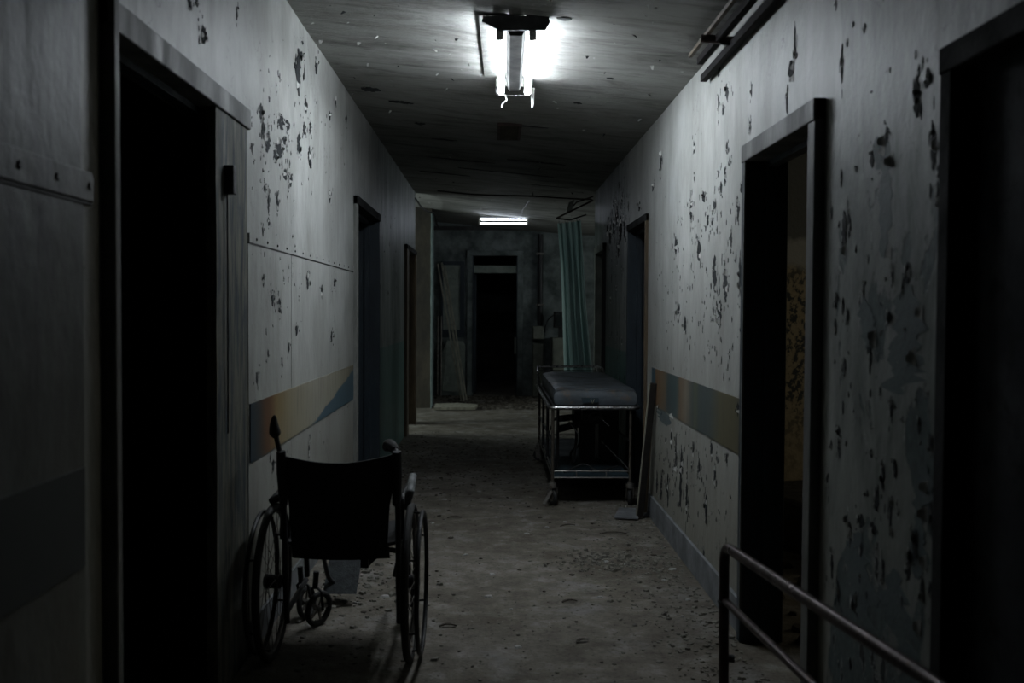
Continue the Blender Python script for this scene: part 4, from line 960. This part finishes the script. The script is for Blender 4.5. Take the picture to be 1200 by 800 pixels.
# ------------------------------------------------------------------ rubble
def chip_mesh(mb, x, y, s, flat=.35, z=None):
    n = random.choice((4, 5, 6)); a0 = random.random()*6.3; z = floor_h(x, y) if z is None else z
    hgt = s*flat*random.uniform(.5, 1.2); P = []
    for i in range(n):
        a = a0+2*PI*i/n; r = s*random.uniform(.6, 1.15); P.append((x+r*math.cos(a), y+r*math.sin(a), z-.002))
    tx, ty = random.uniform(-.3, .3)*s, random.uniform(-.3, .3)*s
    b = len(mb.v); mb.v += P + [(p[0]*.75+x*.25+tx*.4, p[1]*.75+y*.25+ty*.4, z+hgt*random.uniform(.6, 1.2)) for p in P]
    mb.f.append(tuple(b+n+i for i in range(n)))
    for i in range(n): mb.f.append((b+i, b+(i+1) % n, b+n+(i+1) % n, b+n+i))
def wall_x(y): return (XL+.02, XR-.03)
def rub(n, pick, size, mat, nm, flat):
    mb = MB()
    for _ in range(n):
        x, y = pick(); lo, hi = wall_x(y)
        if not lo < x < hi: continue
        chip_mesh(mb, x, y, size()*random.choice((.6, 1, 1, 1.5)), flat)
    return tag(mb.build(nm, mat, smooth=False), nm.replace('_', ' '), 'debris', kind='stuff')
o = rub(2600, lambda: (random.uniform(XL, XR), 2.4+11*random.random()**1.3), lambda: random.uniform(.003, .008), M['concrete_chip'], 'plaster_grit', .5)
o['label'] = 'pale plaster grit strewn over the whole corridor floor'
o = rub(1500, lambda: (random.gauss(.92, .16), random.uniform(2.6, 6.8)), lambda: random.uniform(.004, .013), M['concrete_chip'], 'skirting_rubble', .5)
o['label'] = 'crumbled plaster heaped along the right skirting'
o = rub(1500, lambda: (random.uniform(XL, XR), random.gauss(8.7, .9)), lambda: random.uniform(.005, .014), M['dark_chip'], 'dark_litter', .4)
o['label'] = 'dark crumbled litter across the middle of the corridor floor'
o = rub(260, lambda: (random.uniform(XL, XR), 2.6+7*random.random()), lambda: random.uniform(.004, .011), M['dark_chip'], 'floor_dirt', .35)
o['label'] = 'dark dirt crumbs scattered on the near corridor floor'
o = rub(700, lambda: (random.gauss(.1, .55), random.uniform(13.4, 15.6)), lambda: random.uniform(.01, .035), M['dark_chip'], 'far_litter', .5)
o['label'] = 'dark rubble lying before the far door'
o = rub(260, lambda: (random.gauss(.62, .16), random.gauss(5.25, .12)), lambda: random.uniform(.006, .016), M['concrete_chip'], 'rubble_heap', .7)
o['label'] = 'low heap of plaster crumbs on the floor in front of the trolley'
o = rub(160, lambda: (random.gauss(-.62, .18), random.gauss(4.7, .35)), lambda: random.uniform(.008, .02), M['concrete_chip'], 'chair_rubble', .6)
o['label'] = 'plaster crumbs on the floor in front of the wheelchair'
room = MB()
for _ in range(260): chip_mesh(room, random.uniform(1.25, 3), random.uniform(3.2, 6.4), random.uniform(.015, .06), .6)
tag(room.build('room_rubble', M['dark_chip'], smooth=False), 'broken rubble on the floor of the room behind the right doorway', 'debris', kind='stuff')
# larger flakes one can pick out
flake_spots = [(-.02, 4.6), (-.15, 5.4), (-.07, 5.3), (.2, 5.9), (.33, 6.1), (-.25, 5.8), (.0, 5.0), (-.35, 7.0), (-.3, 6.6), (.08, 4.4), (.85, 4.9), (.80, 4.75), (.70, 5.2), (.60, 5.25), (.76, 5.5), (.9, 4.55), (.5, 4.6), (.62, 6.2), (.45, 6.25), (-.1, 7.3), (-.45, 7.4), (.1, 3.9), (.93, 5.1), (.28, 5.2), (.02, 6.4), (-.38, 6.2), (.88, 5.4), (.55, 5.6), (.83, 4.3), (.4, 5.0), (-.62, 4.5), (-.5, 4.6), (-.7, 4.45), (-.42, 4.9)]
for i, (x, y) in enumerate(flake_spots):
    mb = MB(); chip_mesh(mb, 0, 0, random.uniform(.012, .026), .25, z=0)
    white = i % 3 != 2
    o = mb.build('plaster_flake', M['white_chip'] if white else M['dark_chip'], smooth=False)
    o.location = (x, y, floor_h(x, y)+.003)
    tag(o, 'small pale flake of fallen plaster lying on the corridor floor' if white else 'small dark flake of fallen debris lying on the corridor floor', 'flake', 'pale plaster flakes on the floor' if white else 'dark flakes on the floor')

# splinters and torn strips lying flat, each where it can be picked out
for x, y, a, l, lab in ((-.25, 6.37, .1, .09, 'dark splinter of lath lying on the floor between wheelchair and trolley'),
                        (.46, 6.12, .3, .10, 'dark curved strip lying on the floor just in front of the left trolley castor'),
                        (.725, 5.91, -.1, .15, 'dark splintered strip on the floor in front of the grey slab'),
                        (.35, 4.51, .2, .07, 'short dark strip lying alone in the middle of the near floor'),
                        (-.19, 4.155, .0, .07, 'short dark strip on the floor beside the right wheel of the wheelchair'),
                        (.36, 3.96, .5, .06, 'small dark splinter nearest the camera on the open floor')):
    mb = MB(); P = spline([(-l*.5, -.006, .004), (-l*.2, .004, .010), (l*.15, -.002, .012), (l*.5, .008, .003)], 3)
    for i in range(len(P)-1): mb.bar(P[i], P[i+1], .016*(.5+.5*math.sin(PI*(i+.7)/len(P))), .004)
    o = mb.build('splinter', M['dark_chip'], smooth=False); o.location = (x, y, floor_h(x, y)+.002); o.rotation_euler = (0, 0, a)
    tag(o, lab, 'splinter', 'splinters on the corridor floor')
